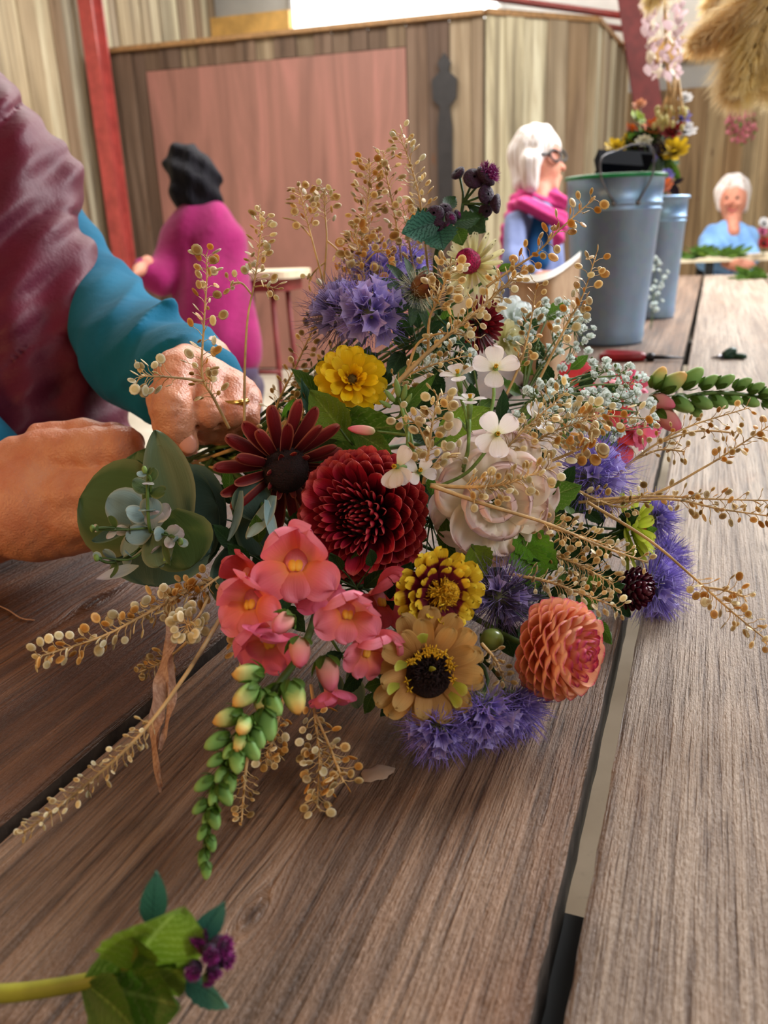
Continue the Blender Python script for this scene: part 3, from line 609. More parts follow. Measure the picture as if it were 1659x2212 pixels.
body('trousers', [('c', T(1150, 650), T(1200, 690, -.3), R3(56), R3(40)), ('c', T(1200, 690, -.3), Vector((T(1200, 800, -.3).x, T(1200, 800, -.3).y, .06)), R3(38), R3(24))], .04, .02, jeans, P3r)
zs = T(1150, 650).z - R3(56) + .01
sp3 = T(1130, 700, .05); st = thing('stool', 'wooden seat under the person with the white bob', 'stool', (sp3.x, sp3.y, 0))
link('seat', MB().lathe([(0.001, zs - .03), (.16, zs - .03), (.17, zs - .015), (.16, zs), (.001, zs)], 24).mesh('seat', capm), st)
for i in range(4):
    a = math.pi / 4 + i * math.pi / 2; link('leg', MB().tube([(0.11 * math.cos(a), .11 * math.sin(a), zs - .03), (.16 * math.cos(a), .16 * math.sin(a), 0)], .014, 8).mesh('leg', capm), st)
# ---- woman in blue shirt behind far table
D4 = 5.0; T = lambda px, py, dd=0: at(px, py, D4 + dd); R4 = lambda px: M(px, D4)
base4 = T(1560, 600); P4r = thing('person', 'smiling person with short pale hair and light blue shirt behind the far table', 'person', (base4.x, base4.y, 0))
body('body', [('e', T(1582, 430), (R4(29), R4(42), R4(32))), ('c', T(1582, 455), T(1582, 500), R4(17), R4(20)), ('e!', T(1581, 437, -.09), (R4(4), R4(6), R4(8))), ('-e', T(1570, 427, -.11), (R4(6), R4(4), R4(10))), ('-e', T(1593, 427, -.11), (R4(6), R4(4), R4(10))), ('e!', T(1569, 441, -.07), (R4(8), R4(6), R4(8))), ('e!', T(1595, 441, -.07), (R4(8), R4(6), R4(8))),
              ('c', T(1582, 470, -.07), T(1584, 500, -.1), R4(12), R4(13)), ('-e', T(1582, 454, -.115), (R4(11), R4(1.6), R4(8)))], .02, .010, skinf, P4r)
body('hand', [('c', T(1570, 568, -.25), T(1600, 574, -.34), R4(13), R4(12)), ('c', T(1600, 574, -.34), T(1622, 572, -.36), R4(12), R4(8))], .02, .010, skinf, P4r)
sm = MB()
for ex in (1570, 1593): sm.ell(T(ex, 427, -.088), (R4(3.4), R4(2.6), R4(3)), None, 8, 6)
link('eyes', sm.mesh('eyes', iron, True, P4r.location), P4r)
link('lips', MB().tube([T(1572, 452, -.098), T(1582, 456, -.108), T(1592, 452, -.098)], R4(2.0), 6).mesh('lips', plain('lips', (172, 72, 78)), True, P4r.location), P4r)
body('hair', [('e', T(1582, 412, .02), (R4(35), R4(36), R4(38))), ('c', T(1553, 415, .0), T(1556, 452, .02), R4(10), R4(7)), ('c', T(1611, 415, .0), T(1608, 452, .02), R4(10), R4(7)), ('-e', T(1582, 440, -.16), (R4(24), R4(34), R4(32)))], .03, .010, whair, P4r, lambda G: wave(G, RT, 100, .003))
blu = clothmat('light blue linen', (132, 176, 226), (104, 146, 202), 200)
body('shirt', [('c', T(1550, 512), T(1606, 512), R4(26), R4(24)), ('c', T(1568, 520), T(1568, 620), R4(40), R4(44)), ('c', T(1598, 520), T(1590, 620), R4(30), R4(36)), ('c', T(1535, 515), T(1524, 560, -.15), R4(22), R4(19)), ('c', T(1524, 560, -.15), T(1570, 576, -.24), R4(18), R4(13)), ('c', T(1612, 520), T(1624, 560, -.15), R4(20), R4(16)), ('c', T(1556, 500, -.06), T(1576, 530, -.14), R4(9), R4(5)), ('-c', T(1582, 500, -.16), T(1582, 530, -.17), R4(10), R4(4))], .04, .014, blu, P4r, lambda G: wave(G, RT + UP * .3, 70, .006))
body('trousers', [('c', T(1560, 640), T(1580, 680, -.3), R4(50), R4(34)), ('c', T(1580, 680, -.3), Vector((T(1580, 800, -.3).x, T(1580, 800, -.3).y, .06)), R4(32), R4(20))], .04, .025, jeans, P4r)
zs = T(1560, 640).z - R4(50) + .01
sp4 = T(1565, 640, .05); st = thing('stool', 'wooden seat under the person in the light blue shirt', 'stool', (sp4.x, sp4.y, 0))
link('seat', MB().lathe([(0.001, zs - .03), (.16, zs - .03), (.17, zs - .015), (.16, zs), (.001, zs)], 24).mesh('seat', capm), st)
for i in range(4):
    a = math.pi / 4 + i * math.pi / 2; link('leg', MB().tube([(0.11 * math.cos(a), .11 * math.sin(a), zs - .03), (.16 * math.cos(a), .16 * math.sin(a), 0)], .014, 8).mesh('leg', capm), st)

# ================================================================== FURNITURE AND PROPS
birch = plain('scrubbed pale table top', (232, 214, 184), .4, .06, 12)
tp = at(570, 590, 3.75); t = thing('small_table', 'small pale topped table with rounded corners on thin red legs by the plywood door', 'table', (tp.x, tp.y, 0), Matrix.Rotation(-AZ, 3, 'Z'))
prof = []; hw, hd, cr = .19, .17, .08
for (sx, sy, a0_) in ((1, 1, 0), (-1, 1, 90), (-1, -1, 180), (1, -1, 270)):
    for k in range(6): a = math.radians(a0_ + 18 * k); prof.append((sx * (hw - cr) + cr * math.cos(a), sy * (hd - cr) + cr * math.sin(a)))
n = len(prof); tz = tp.z
def slabprof(name, prof, z0, z1, mat, parent): n = len(prof); return link(name, mk(name, [(x, y, z0) for x, y in prof] + [(x, y, z1) for x, y in prof], [tuple(range(n))[::-1], tuple(range(n, 2 * n))] + [(i, (i + 1) % n, n + (i + 1) % n, n + i) for i in range(n)], mat, False), parent)
slabprof('tabletop', prof, tz - .02, tz + .012, birch, t)
slabprof('apron', [(x * .8, y * .8) for x, y in prof], tz - .075, tz - .02, redd, t)
for (x, y) in ((-.11, -.09), (.07, -.09), (-.11, .1), (.07, .1)): link('leg', MB().tube([(x, y, tz - .06), (x * 1.25, y * 1.25, 0)], .013, 10).mesh('leg', redd), t)
link('footrest', MB().tube([(-.14, -.115, .42), (.085, -.115, .42)], .011, 8).mesh('footrest', redd), t)
# --- galvanised buckets
def galv(name, c1, c2):
    m, nt, b = newmat(name, .42, .5); tc = N(nt, 'TexCoord'); v = tc.outputs['Object']
    vo = N(nt, 'TexVoronoi'); vo.inputs['Scale'].default_value = 55; nt.links.new(v, vo.inputs['Vector']); n1 = noise(nt, mapping(nt, v, (8, 8, 3)), 1, 5)
    c = mixc(nt, .08, ramp(nt, [(.3, c1), (.7, c2)], n1.outputs[0]).outputs[0], vo.outputs['Color'], 'SOFT_LIGHT'); nt.links.new(c, b.inputs['Base Color']); b.inputs['Metallic'].default_value = .75
    nt.links.new(math_(nt, 'ADD', .3, math_(nt, 'MULTIPLY', n1.outputs[0], .3)), b.inputs['Roughness']); return m
zinc = galv('galvanised steel', (118, 146, 180), (160, 186, 214)); green = plain('green plastic rim', (20, 140, 82), .35); wire = plain('steel wire', (110, 108, 112), .35, .05, 20, .5, .9)
def bucket(loc, rt, rb, h, label, rim, grp='galvanised flower buckets', rot=0):
    t = thing('flower_bucket', label, 'bucket', loc, Matrix.Rotation(rot, 3, 'Z'), grp); Rr = lambda z: rb + (rt - rb) * z / h
    pr = [(.001, .012), (rb - .006, .012), (rb, 0), (rb, .006)]
    for z, e in ((.02, .0015), (.03, 0), (h * .80, 0), (h * .805, .0022), (h * .815, .0022), (h * .82, 0), (h * .835, 0), (h * .84, .0022), (h * .85, .0022), (h * .855, 0), (h - .004, 0)): pr.append((Rr(z) + e, z))
    pr += [(rt + .002, h - .003), (rt - .002, h - .003), (Rr(h * .8) - .002, h * .8), (rb - .003, .02), (.001, .02)]
    link('pail', MB().lathe(pr, 56).mesh('pail', zinc), t)
    rp = [((rt + .001) * math.cos(a), (rt + .001) * math.sin(a), h) for a in [2 * math.pi * i / 48 for i in range(49)]]
    link('rim', MB().tube(rp, .0045, 8, False).mesh('rim', rim), t)
    link('seam', MB().box((0, 0, 0), (.004, .002, h * .93), Matrix.Rotation(-math.atan((rt - rb) / h), 3, 'X')).mesh('seam', zinc), t, (0, (rt + rb) / 2 + .0005, h * .49), (0, 0, 0))
    return t
bb = on_z(1311, 748); bk = Vector((bb.x, bb.y, TZ)) + Vector((bb.x, bb.y, 0)).normalized() * .07; dB = (bk - CAM).dot(FW)
rtop = M(97, dB); rbot = M(72, dB); hB = on_plane(1322, 384, Vector((bk.x, bk.y, 0)).normalized(), Vector((bk.x, bk.y, 0)).length).z - TZ
print('bucket', dB, rtop, rbot, hB)
B1 = bucket(bk, rtop, rbot, hB, 'tall galvanised bucket with green rim standing on the planks behind the bouquet', green)
for a in (-1.85, -1.35):
    link('handle_lug', MB().ell((0, 0, 0), (.006, .004, .006), None, 10, 6).mesh('handle_lug', wire), B1, ((rtop - .002) * math.cos(a), (rtop - .002) * math.sin(a), hB - .055))
def wpt(a, z, rr=rtop): return Vector((rr * math.cos(a), rr * math.sin(a), z))
hd = [wpt(-1.85, hB - .052), wpt(-2.1, hB - .005, rtop + .006), wpt(-2.15, hB + .035, rtop - .01), wpt(-1.8, hB + .05, rtop * .5), wpt(-1.2, hB + .06, rtop * .6), wpt(-1.0, hB + .05, rtop - .01), wpt(-1.1, hB - .0, rtop + .005), wpt(-1.35, hB - .052)]
link('wire_handle', MB().tube(curve_pts(hd, 6), .0022, 6).mesh('wire_handle', wire), B1)
# dark thing on the rim: black clip box
navy = plain('near black navy plastic', (5, 7, 14), .9, spec=.1)
kb = bk + Vector((0, 0, hB)); kt = thing('punnet', 'black plastic tray propped on the green rim of the tall bucket', 'tray', at(1336, 352, dB - .02))
mbx = MB(); Rk = frame(vd(.1, .5, 1), vd(0, 1, -.3)); kL = kt.location
mbx.box((0, 0, 0), (.10, .045, .03), Rk); mbx.box(at(1318, 366, dB) - kL, (.06, .014, .05), Rk); link('shell', mbx.mesh('shell', navy, False), kt)
link('lip', MB().box(at(1362, 346, dB) - kL, (.10, .008, .045), Rk).mesh('lip', navy, False), kt)
link('clip', MB().tube([at(1290, 366, dB) - kL, at(1302, 358, dB) - kL, at(1318, 360, dB) - kL], .004, 6).mesh('clip', navy), kt)
b2 = on_z(1408, 690); k2 = Vector((b2.x, b2.y, TZ)) + Vector((b2.x, b2.y, 0)).normalized() * .05; d2 = (k2 - CAM).dot(FW)
h2 = on_plane(1424, 428, Vector((k2.x, k2.y, 0)).normalized(), Vector((k2.x, k2.y, 0)).length).z - TZ
B2 = bucket(k2, M(56, d2), M(44, d2), h2, 'shorter blue-grey bucket of mixed flowers, half hidden behind the tall one', zinc)
# --- snips
redp = plain('dark red plastic', (140, 22, 34), .35); blk = plain('blackened blade', (34, 32, 36), .4, .1, 20, .5, .6)
sa = on_z(1300, 768, TZ + .008); sb = on_z(1395, 771, TZ + .008); sc = on_z(1478, 773, TZ + .006)
sn = thing('snips', 'red handled garden snips with dark blades lying at the foot of the tall bucket', 'snips', sb)
hb_ = MB(); dirn = (sa - sb); side = Vector((-dirn.y, dirn.x, 0)).normalized()
for s_ in (-1, 1):
    link('handle', MB().tube(curve_pts([(0, 0, 0), dirn * .35 + side * .014 * s_, dirn * .75 + side * .020 * s_, dirn * 1.0 + side * .012 * s_], 5), [.005] + [.0095] * 14 + [.006], 8).mesh('handle', redp), sn)
e = sc - sb
link('blade', MB().tube([(0, 0, 0), e * .5, e], [.005, .0045, .0015], 6).mesh('blade', blk), sn); link('blade', MB().tube([side * .004, e * .5 + side * .004, e * .97], [.005, .004, .0015], 6).mesh('blade', blk), sn)
link('pivot', MB().ell((e * .12)[:], (.011, .011, .009)).mesh('pivot', blk), sn)
sa = on_z(1537, 773, TZ + .004); sb = on_z(1562, 770, TZ + .006); sc = on_z(1588, 762, TZ + .012)
sn = thing('snips', 'small silver snips with dark green grips on the right plank', 'snips', sb)
link('blade', MB().tube([(0, 0, 0), sa - sb], [.006, .0015], 6).mesh('blade', wire), sn); link('handle', MB().tube(curve_pts([(0, 0, 0), (sc - sb) * .6 + ZZ * .006, sc - sb], 5), [.004] + [.008] * 9 + [.005], 8).mesh('handle', plain('dark green grip', (28, 62, 48), .4)), sn)
link('handle', MB().tube(curve_pts([(0, 0, 0), (sc - sb) * .5 - ZZ * .003 + Vector((.01, 0, 0)), (sc - sb) * .8 + Vector((.018, -.02, -.004))], 5), [.004] + [.006] * 9 + [.004], 8).mesh('handle', MATS['dark green grip']), sn)
# --- folded brown wrapping paper leaning beside the bucket
kraft, nt, b = newmat('brown kraft paper', .7, .25); tc = N(nt, 'TexCoord'); n1 = noise(nt, tc.outputs['Object'], 20, 4); r = ramp(nt, [(.3, (172, 136, 104)), (.7, (198, 164, 130))], n1.outputs[0]); nt.links.new(r.outputs[0], b.inputs['Base Color'])
pz = at(1180, 640, 1.5); pr_ = thing('paper_wrap', 'sheet of brown kraft paper curling upright between bouquet and tall bucket', 'paper', (pz.x, pz.y, TZ))
v = []; f = []; nn = 18
for j in range(8):
    for i in range(nn):
        a = i / (nn - 1); s_ = j / 7; top = at(1105 + 150 * a, 588 - 50 * a + 26 * math.sin(a * 3), 1.62 - .30 * math.sin(math.pi * a * .9)); bot = Vector((top.x, top.y, TZ + .002))
        p = bot.lerp(top, s_) + (-A) * (.03 * math.sin(math.pi * s_)); v.append(p - pr_.location)
for j in range(7):
    for i in range(nn - 1): f.append((j * nn + i, j * nn + i + 1, (j + 1) * nn + i + 1, (j + 1) * nn + i))
link('sheet', mk('sheet', v, f, kraft), pr_)
v2 = []; 
for j in range(4):
    for i in range(nn): p = Vector(v[7 * nn + i]) + (-A * .9 + ZZ * (-.15)) * (.02 * j) ; v2.append(p)
link('turned_edge', mk('turned_edge', v2, [(j * nn + i, j * nn + i + 1, (j + 1) * nn + i + 1, (j + 1) * nn + i) for j in range(3) for i in range(nn - 1)], plain('white inner paper', (228, 224, 216), .7, .03)), pr_)
# --- far table
ft0 = at(1425, 563, 4.72); tzf = ft0.z
ft = thing('far_table', 'thin topped far table carrying cut stems, in front of the person in blue', 'table', (ft0.x + .9, ft0.y + .02, 0), Matrix.Rotation(-AZ * .6, 3, 'Z'))
link('tabletop', MB().box((0, 0, tzf), (2.0, .3, .035)).mesh('tabletop', birch, False), ft)
for x in (-.6, .7):
    for y in (-.12, .12): link('leg', MB().box((x, y, tzf / 2), (.04, .04, tzf - .03)).mesh('leg', steel, False), ft)
# ================================================================== FLOWER KIT
def shp(v, w0, vm, p): return (w0 + (1 - w0) * math.sin(math.pi / 2 * v / vm)) if v < vm else max(0, 1 - ((v - vm) / (1 - vm)) ** 2) ** p
def petal(name, L, W, mat, nu=4, nv=6, w0=.3, vm=.62, tip=.5, arc=0, bend=0, bend0=0, wave=0, wn=3, notch=0, seed=0, ser=0, fold=0, pinch=0):
    v = []; f = []; uv = []; y = z = 0; pv = 0; rnd = random.Random(seed)
    for j in range(nv + 1):
        t = j / nv; q = math.sin(math.pi / 2 * t) if not ser else t; th = bend0 + bend * (pv + q) / 2; y += math.cos(th) * (q - pv) * L; z += math.sin(th) * (q - pv) * L; pv = q; th = bend0 + bend * q
        w = W * max(.02, shp(q, w0, vm, tip)); 
        if ser and 0 < j < nv: w *= 1 + (ser if j % 2 else -ser)
        a_ = arc * (1 + pinch * q)
        for i in range(nu + 1):
            u = 2 * i / nu - 1
            if abs(a_) > .01: R = w / a_; x = R * math.sin(u * a_ / 2); zz = R * (1 - math.cos(u * a_ / 2)) * (1 if arc > 0 else 1)
            else: x = w / 2 * u; zz = 0
            zz += abs(u) * fold * w / 2 + wave * L * q * q * math.sin(wn * u * 1.7 + seed * 1.3) * (.4 + .6 * abs(u))
            yy = notch * L * q ** 4 * (math.cos(u * math.pi * 2.0) * .5 - .5) * -1 * -1
            v.append((x, y + yy * math.cos(th) - math.sin(th) * zz, z + yy * math.sin(th) + math.cos(th) * zz)); uv.append((i / nu, q))
    n = nu + 1
    for j in range(nv):
        for i in range(nu): f.append((j * n + i, j * n + i + 1, (j + 1) * n + i + 1, (j + 1) * n + i))
    return mk(name, v, f, mat, True, uv)
def Rz(a): return Matrix.Rotation(a, 3, 'Z')
def Rx(a): return Matrix.Rotation(a, 3, 'X')
def Ry(a): return Matrix.Rotation(a, 3, 'Y')
def J(a): return random.uniform(-a, a)
def ring(root, me, n, r=0, z=0, tilt=0, ph=0, jit=.06, s=1, name='petal', tj=.1, skip=None):
    out = []
    for i in range(n):
        a = ph + 2 * math.pi * i / n + J(jit)
        if skip and skip(a): continue
        m_ = me[i % len(me)] if isinstance(me, list) else me
        o = link(name, m_, root, (r * math.cos(a), r * math.sin(a), z + J(.0006)), Rz(a - math.pi / 2) @ Rx(tilt + J(tj)) @ Ry(J(.12)), s * (1 + J(.07))); out.append(o)
    return out
def head(name, label, cat, px, py, d, face, group=None, up=None): return thing(name, label, cat, at(px, py, d), frame(vd(*face), up), group)
def L_(root, p): return root.matrix_basis.inverted() @ Vector(p)
BND = at(462, 985, .66)
stemg = plain('green stem', (78, 104, 48), .55, .2); stemd = plain('dark hairy stem', (58, 84, 46), .7, .25, 200); tanst = plain('dry straw stem', (196, 162, 112), .6, .18, 60); redst = plain('red brown stem', (92, 50, 34), .6)
def stem(root, pts, r=.0016, mat=None, name='stem', n=6, taper=.6):
    P = [at(*p) if isinstance(p, tuple) else Vector(p) for p in pts]; C = curve_pts(P, 5)
    rs = [r * (1 - (1 - taper) * i / (len(C) - 1)) for i in range(len(C))]
    return link(name, MB().tube([L_(root, p) for p in C], rs, n).mesh(name, mat or stemg), root)
def autostem(root, r=.0016, mat=None, back=.035):
    """stem from behind the flower head down to the tied point by the hands"""
    c = root.matrix_basis.translation; zf = root.matrix_basis.to_3x3() @ Vector((0, 0, 1)); q = c - zf * back
    m_ = q.lerp(BND, .5) + FW * .02; m_.z = max(m_.z, TZ + .012)
    return stem(root, [BND + RT * J(.012) + UP * J(.01), m_, q, c - zf * .002], r, mat)
# ---------------------------------------------------------------- pigments
dred = petalmat('deep red dahlia petal', [(0, (58, 3, 22)), (.45, (126, 12, 46)), (.78, (184, 40, 64)), (1, (224, 108, 104))], .42, .12, .22)
dor = petalmat('apricot dahlia petal', [(0, (222, 122, 84)), (.4, (244, 172, 132)), (.88, (248, 190, 156)), (.96, (238, 150, 146)), (1, (204, 60, 116))], .45, .22, .12)
dor2 = petalmat('magenta tipped dahlia petal', [(0, (216, 112, 80)), (.6, (240, 156, 124)), (.84, (220, 90, 118)), (1, (158, 12, 84))], .45, .2, .12)
zyb = petalmat('burgundy petal with yellow edge', [(0, (70, 4, 24)), (.6, (96, 8, 34)), (.69, (112, 14, 34)), (.75, (220, 176, 36)), (1, (240, 212, 60))], .6, .12, .16)
zor = petalmat('buff orange petal', [(0, (136, 66, 34)), (.35, (176, 118, 62)), (.75, (196, 150, 88)), (1, (190, 156, 98))], .6, .2, .3)
zye = petalmat('golden yellow petal', [(0, (178, 96, 8)), (.3, (214, 158, 8)), (.7, (236, 196, 14)), (1, (244, 212, 40))], .5, .25, .2)
lime = petalmat('lime bract', [(0, (132, 130, 40)), (.6, (176, 182, 70)), (1, (206, 210, 120))], .6, .25, .2)
rud = petalmat('maroon petal', [(0, (30, 2, 8)), (.5, (88, 12, 20)), (1, (124, 28, 32))], .5, .12, .55, edge=(170, 96, 74))
lisi = petalmat('cream and blush petal', [(0, (232, 230, 170)), (.35, (250, 246, 222)), (.8, (254, 242, 232)), (1, (248, 220, 222))], .5, .3, .12)
snap = petalmat('coral pink snapdragon lobe', [(0, (246, 160, 84)), (.25, (240, 126, 106)), (.6, (238, 118, 132)), (1, (240, 140, 164))], .5, .25, .14)
snapr = petalmat('deep coral snapdragon lobe', [(0, (210, 72, 46)), (.5, (204, 66, 74)), (1, (216, 88, 104))], .5, .2, .14)
snapp = petalmat('rose pink snapdragon lobe', [(0, (244, 150, 110)), (.4, (232, 104, 132)), (1, (238, 122, 164))], .5, .25, .14)
palm = plain('orange yellow palate', (242, 178, 62), .6, .08, 200, sub=.1); tubm = plain('rose flower tube', (220, 130, 138), .5, .1, 120, sub=.15)
leafg = petalmat('mid green leaf', [(0, (56, 88, 24)), (.5, (78, 116, 32)), (1, (70, 108, 34))], .5, .3, .35, edge=(86, 120, 44), vein=(128, 156, 74)); leafl = petalmat('yellow green leaf', [(0, (96, 128, 30)), (.5, (112, 140, 38)), (1, (96, 126, 40))], .5, .35, .35, vein=(150, 176, 80))
leafd = petalmat('dark green leaf', [(0, (28, 52, 24)), (.5, (38, 68, 32)), (1, (46, 80, 42))], .5, .15, .35, vein=(72, 104, 58)); leafb = petalmat('blue green leaf', [(0, (40, 84, 72)), (.5, (56, 108, 92)), (1, (74, 128, 108))], .5, .2, .3, vein=(30, 66, 58))
leafbr = petalmat('bright green leaf', [(0, (84, 140, 34)), (.5, (104, 168, 44)), (1, (92, 150, 52))], .45, .35, .3, vein=(140, 196, 84))
euc = petalmat('grey green eucalyptus leaf', [(0, (76, 96, 70)), (.5, (86, 108, 80)), (1, (98, 118, 90))], .5, .12, .18, edge=(116, 124, 96)); eucb = petalmat('glaucous eucalyptus leaf', [(0, (110, 140, 144)), (.5, (132, 158, 160)), (1, (150, 170, 168))], .55, .12, .2, edge=(160, 160, 140))
eucg = petalmat('olive green eucalyptus leaf', [(0, (62, 82, 36)), (.5, (74, 96, 46)), (1, (72, 92, 50))], .5, .2, .25, edge=(112, 118, 72)); eucd = petalmat('dark eucalyptus leaf', [(0, (40, 62, 50)), (.5, (54, 80, 70)), (1, (62, 88, 80))], .5, .1, .2, edge=(100, 118, 96))
eucp = petalmat('pale pinkish young eucalyptus leaf', [(0, (150, 152, 130)), (.5, (180, 176, 170)), (1, (196, 180, 186))], .5, .15, .2)
lil = petalmat('lilac petal', [(0, (140, 124, 200)), (.5, (172, 156, 226)), (1, (198, 184, 240))], .5, .3, .2)
whit = petalmat('white petal with faint pink veins', [(0, (226, 222, 160)), (.3, (246, 240, 234)), (1, (250, 240, 246))], .45, .35, .18); gyp = petalmat('pure white floret', [(0, (214, 224, 214)), (1, (240, 246, 250))], .5, .35, .08)
burg = petalmat('burgundy petal', [(0, (60, 4, 16)), (.5, (104, 14, 28)), (1, (132, 24, 36))], .45, .15, .3); cream = petalmat('cream lime petal', [(0, (196, 190, 110)), (.6, (222, 214, 160)), (1, (228, 222, 184))], .5, .3, .3)
limep = petalmat('acid lime petal', [(0, (160, 176, 40)), (.6, (196, 208, 66)), (1, (210, 218, 92))], .5, .35, .2); blackb = petalmat('glossy black cherry petal', [(0, (38, 4, 20)), (.6, (74, 12, 34)), (1, (96, 22, 48))], .2, .05, .2, .6)
buffp = petalmat('bronze closing petal', [(0, (96, 66, 30)), (.6, (134, 90, 44)), (1, (92, 34, 30))], .55, .15, .5)
disc_dk = plain('near black burgundy disc', (30, 5, 10), .8, .4, 900, bmp=.002); disc_y = plain('golden stamens', (226, 160, 24), .7, .25, 900, bmp=.001); disc_m = plain('magenta button disc', (176, 24, 92), .6, .25, 700, bmp=.002)
fil = plain('violet filament', (140, 122, 228), .5, .25, 90, trans=.2); fild = plain('dull violet filament', (104, 92, 138), .6, .3, 90); filg = plain('grey green bristle', (118, 122, 86), .7, .3, 90); filp = plain('purple pink floss', (140, 36, 120), .5, .25, 90)
plum = plain('dark plum button', (44, 10, 44), .6, .3, 600, bmp=.002); budg = plain('pale green bud', (122, 152, 82), .6, .18, 150, trans=.1)

# ---------------------------------------------------------------- dried pods
def podmat(name, c0, c1, c2):
    m, nt, b = newmat(name, .45, .4); uv = N(nt, 'UVMap'); sp = N(nt, 'SeparateXYZ'); nt.links.new(uv.outputs[0], sp.inputs[0]); oi = N(nt, 'ObjectInfo')
    r = ramp(nt, [(0, c0), (.5, c0), (.68, c1), (1, c2)], sp.outputs[1]); k = math_(nt, 'ADD', .72, math_(nt, 'MULTIPLY', oi.outputs['Random'], .5)); cm = N(nt, 'CombineColor'); [nt.links.new(k, cm.inputs[i]) for i in range(3)]
    c = mixc(nt, 1.0, r.outputs[0], cm.outputs[0], 'MULTIPLY'); nt.links.new(c, b.inputs['Base Color']); translucent(nt, b, c, .3); return m
pm_t = podmat('tan seed pod', (186, 148, 92), (220, 194, 140), (238, 220, 176)); pm_o = podmat('orange tan seed pod', (196, 138, 64), (216, 164, 88), (234, 196, 130)); pm_w = podmat('pale straw seed pod', (220, 202, 152), (238, 226, 190), (248, 240, 216))
pm_g = podmat('olive brown seed pod', (140, 112, 66), (176, 146, 96), (204, 178, 126))
def podmesh(mat, slim=1.0):
    v = []; uv = []; f = []; n = 10
    for s_ in (1, -1):
        v.append((0, .5, .075 * s_)); uv.append((0, 0))
        for (r, z) in ((.30, .06), (.40, .02)):
            for i in range(n): a = 2 * math.pi * i / n; v.append((r * math.cos(a) * slim, .5 + r * 1.12 * math.sin(a), z * s_)); uv.append((0, r * 2))
    b0_ = len(v)
    for i in range(n): a = 2 * math.pi * i / n; v.append((.5 * math.cos(a) * slim, .5 + .56 * math.sin(a), 0)); uv.append((0, 1))
    h = 1 + 2 * n
    for s_ in (0, 1):
        o = s_ * h; fl = (lambda q: q) if s_ == 0 else (lambda q: q[::-1])
        for i in range(n):
            k = (i + 1) % n; f.append(fl((o, o + 1 + i, o + 1 + k))); f.append(fl((o + 1 + i, o + 1 + n + i, o + 1 + n + k, o + 1 + k))); f.append(fl((o + 1 + n + i, b0_ + i, b0_ + k, o + 1 + n + k)))
    return mk('seed_pod', v, f, mat, True, uv)
POD = {k: [podmesh(m, 1.0), podmesh(m, .62)] for k, m in (('t', pm_t), ('o', pm_o), ('w', pm_w), ('g', pm_g))}
def sprig(label, path, n, pod, spread, kinds='ttow', f0=.35, slim=.35, cl=1.0, branches=(), sr=.0011, group=None, mat=None, face=.55):
    """dried pepper grass: wiry stem, thin pedicels, one object per pod. path = (px, py, depth); pod and spread in pixels"""
    P = [at(*p) for p in path]; C = curve_pts(P, 8); root = thing('dried_seed_stem', label, 'dried stem', P[0], None, group); L0 = P[0]
    mb = MB(); mb.tube([p - L0 for p in C], [sr * (1 - .65 * i / (len(C) - 1)) for i in range(len(C))], 5)
    lines = [(C, f0, n)]
    for (frac, bx, by, bd, bn) in branches:
        a = C[int(frac * (len(C) - 1))]; e = at(bx, by, bd); mid = a.lerp(e, .5) + UP * .004 * (1 if e.z > a.z else .3); BC = curve_pts([a, mid, e], 6); mb.tube([p - L0 for p in BC], [sr * .7] * (len(BC) - 1) + [sr * .3], 4); lines.append((BC, .45, bn))
    for (CC, ff, nn) in lines:
        dd = sum((p - CAM).dot(FW) for p in CC) / len(CC)
        for i in range(nn):
            t = (ff + (1 - ff) * ((i + .5) / nn) ** (1 / cl)) * (len(CC) - 1); k = min(int(t), len(CC) - 2); p = CC[k].lerp(CC[k + 1], t - k); tan = (CC[k + 1] - CC[k]).normalized()
            ps = M(pod, dd) * random.uniform(.72, 1.15); sp_ = M(spread, dd) * random.uniform(.55, 1.1) * (1 - .35 * (i / nn) ** 4)
            ang = i * 2.4 + J(.5); o1 = tan.orthogonal().normalized(); o2 = tan.cross(o1); rad = (o1 * math.cos(ang) + o2 * math.sin(ang)); out = (rad + tan * random.uniform(.25, .9)).normalized()
            e = p + out * sp_; mid = p.lerp(e, .5) + tan * sp_ * .12; mb.tube([p - L0, mid - L0, e - L0], [sr * .3, sr * .24, sr * .2], 3, False)
            nrm = (-FW * face + Vector((J(1), J(1), J(1))) * .75 + out.cross(tan) * .4); y = (out + Vector((J(.35), J(.35), J(.35)))).normalized(); nrm = (nrm - y * nrm.dot(y)).normalized(); x = y.cross(nrm)
            link('seed_pod', POD[random.choice(kinds)][1 if random.random() < slim else 0], root, e - L0, Matrix((x, y, nrm)).transposed(), ps)
    link('stalk', mb.mesh('stalk', mat or tanst), root)
    return root
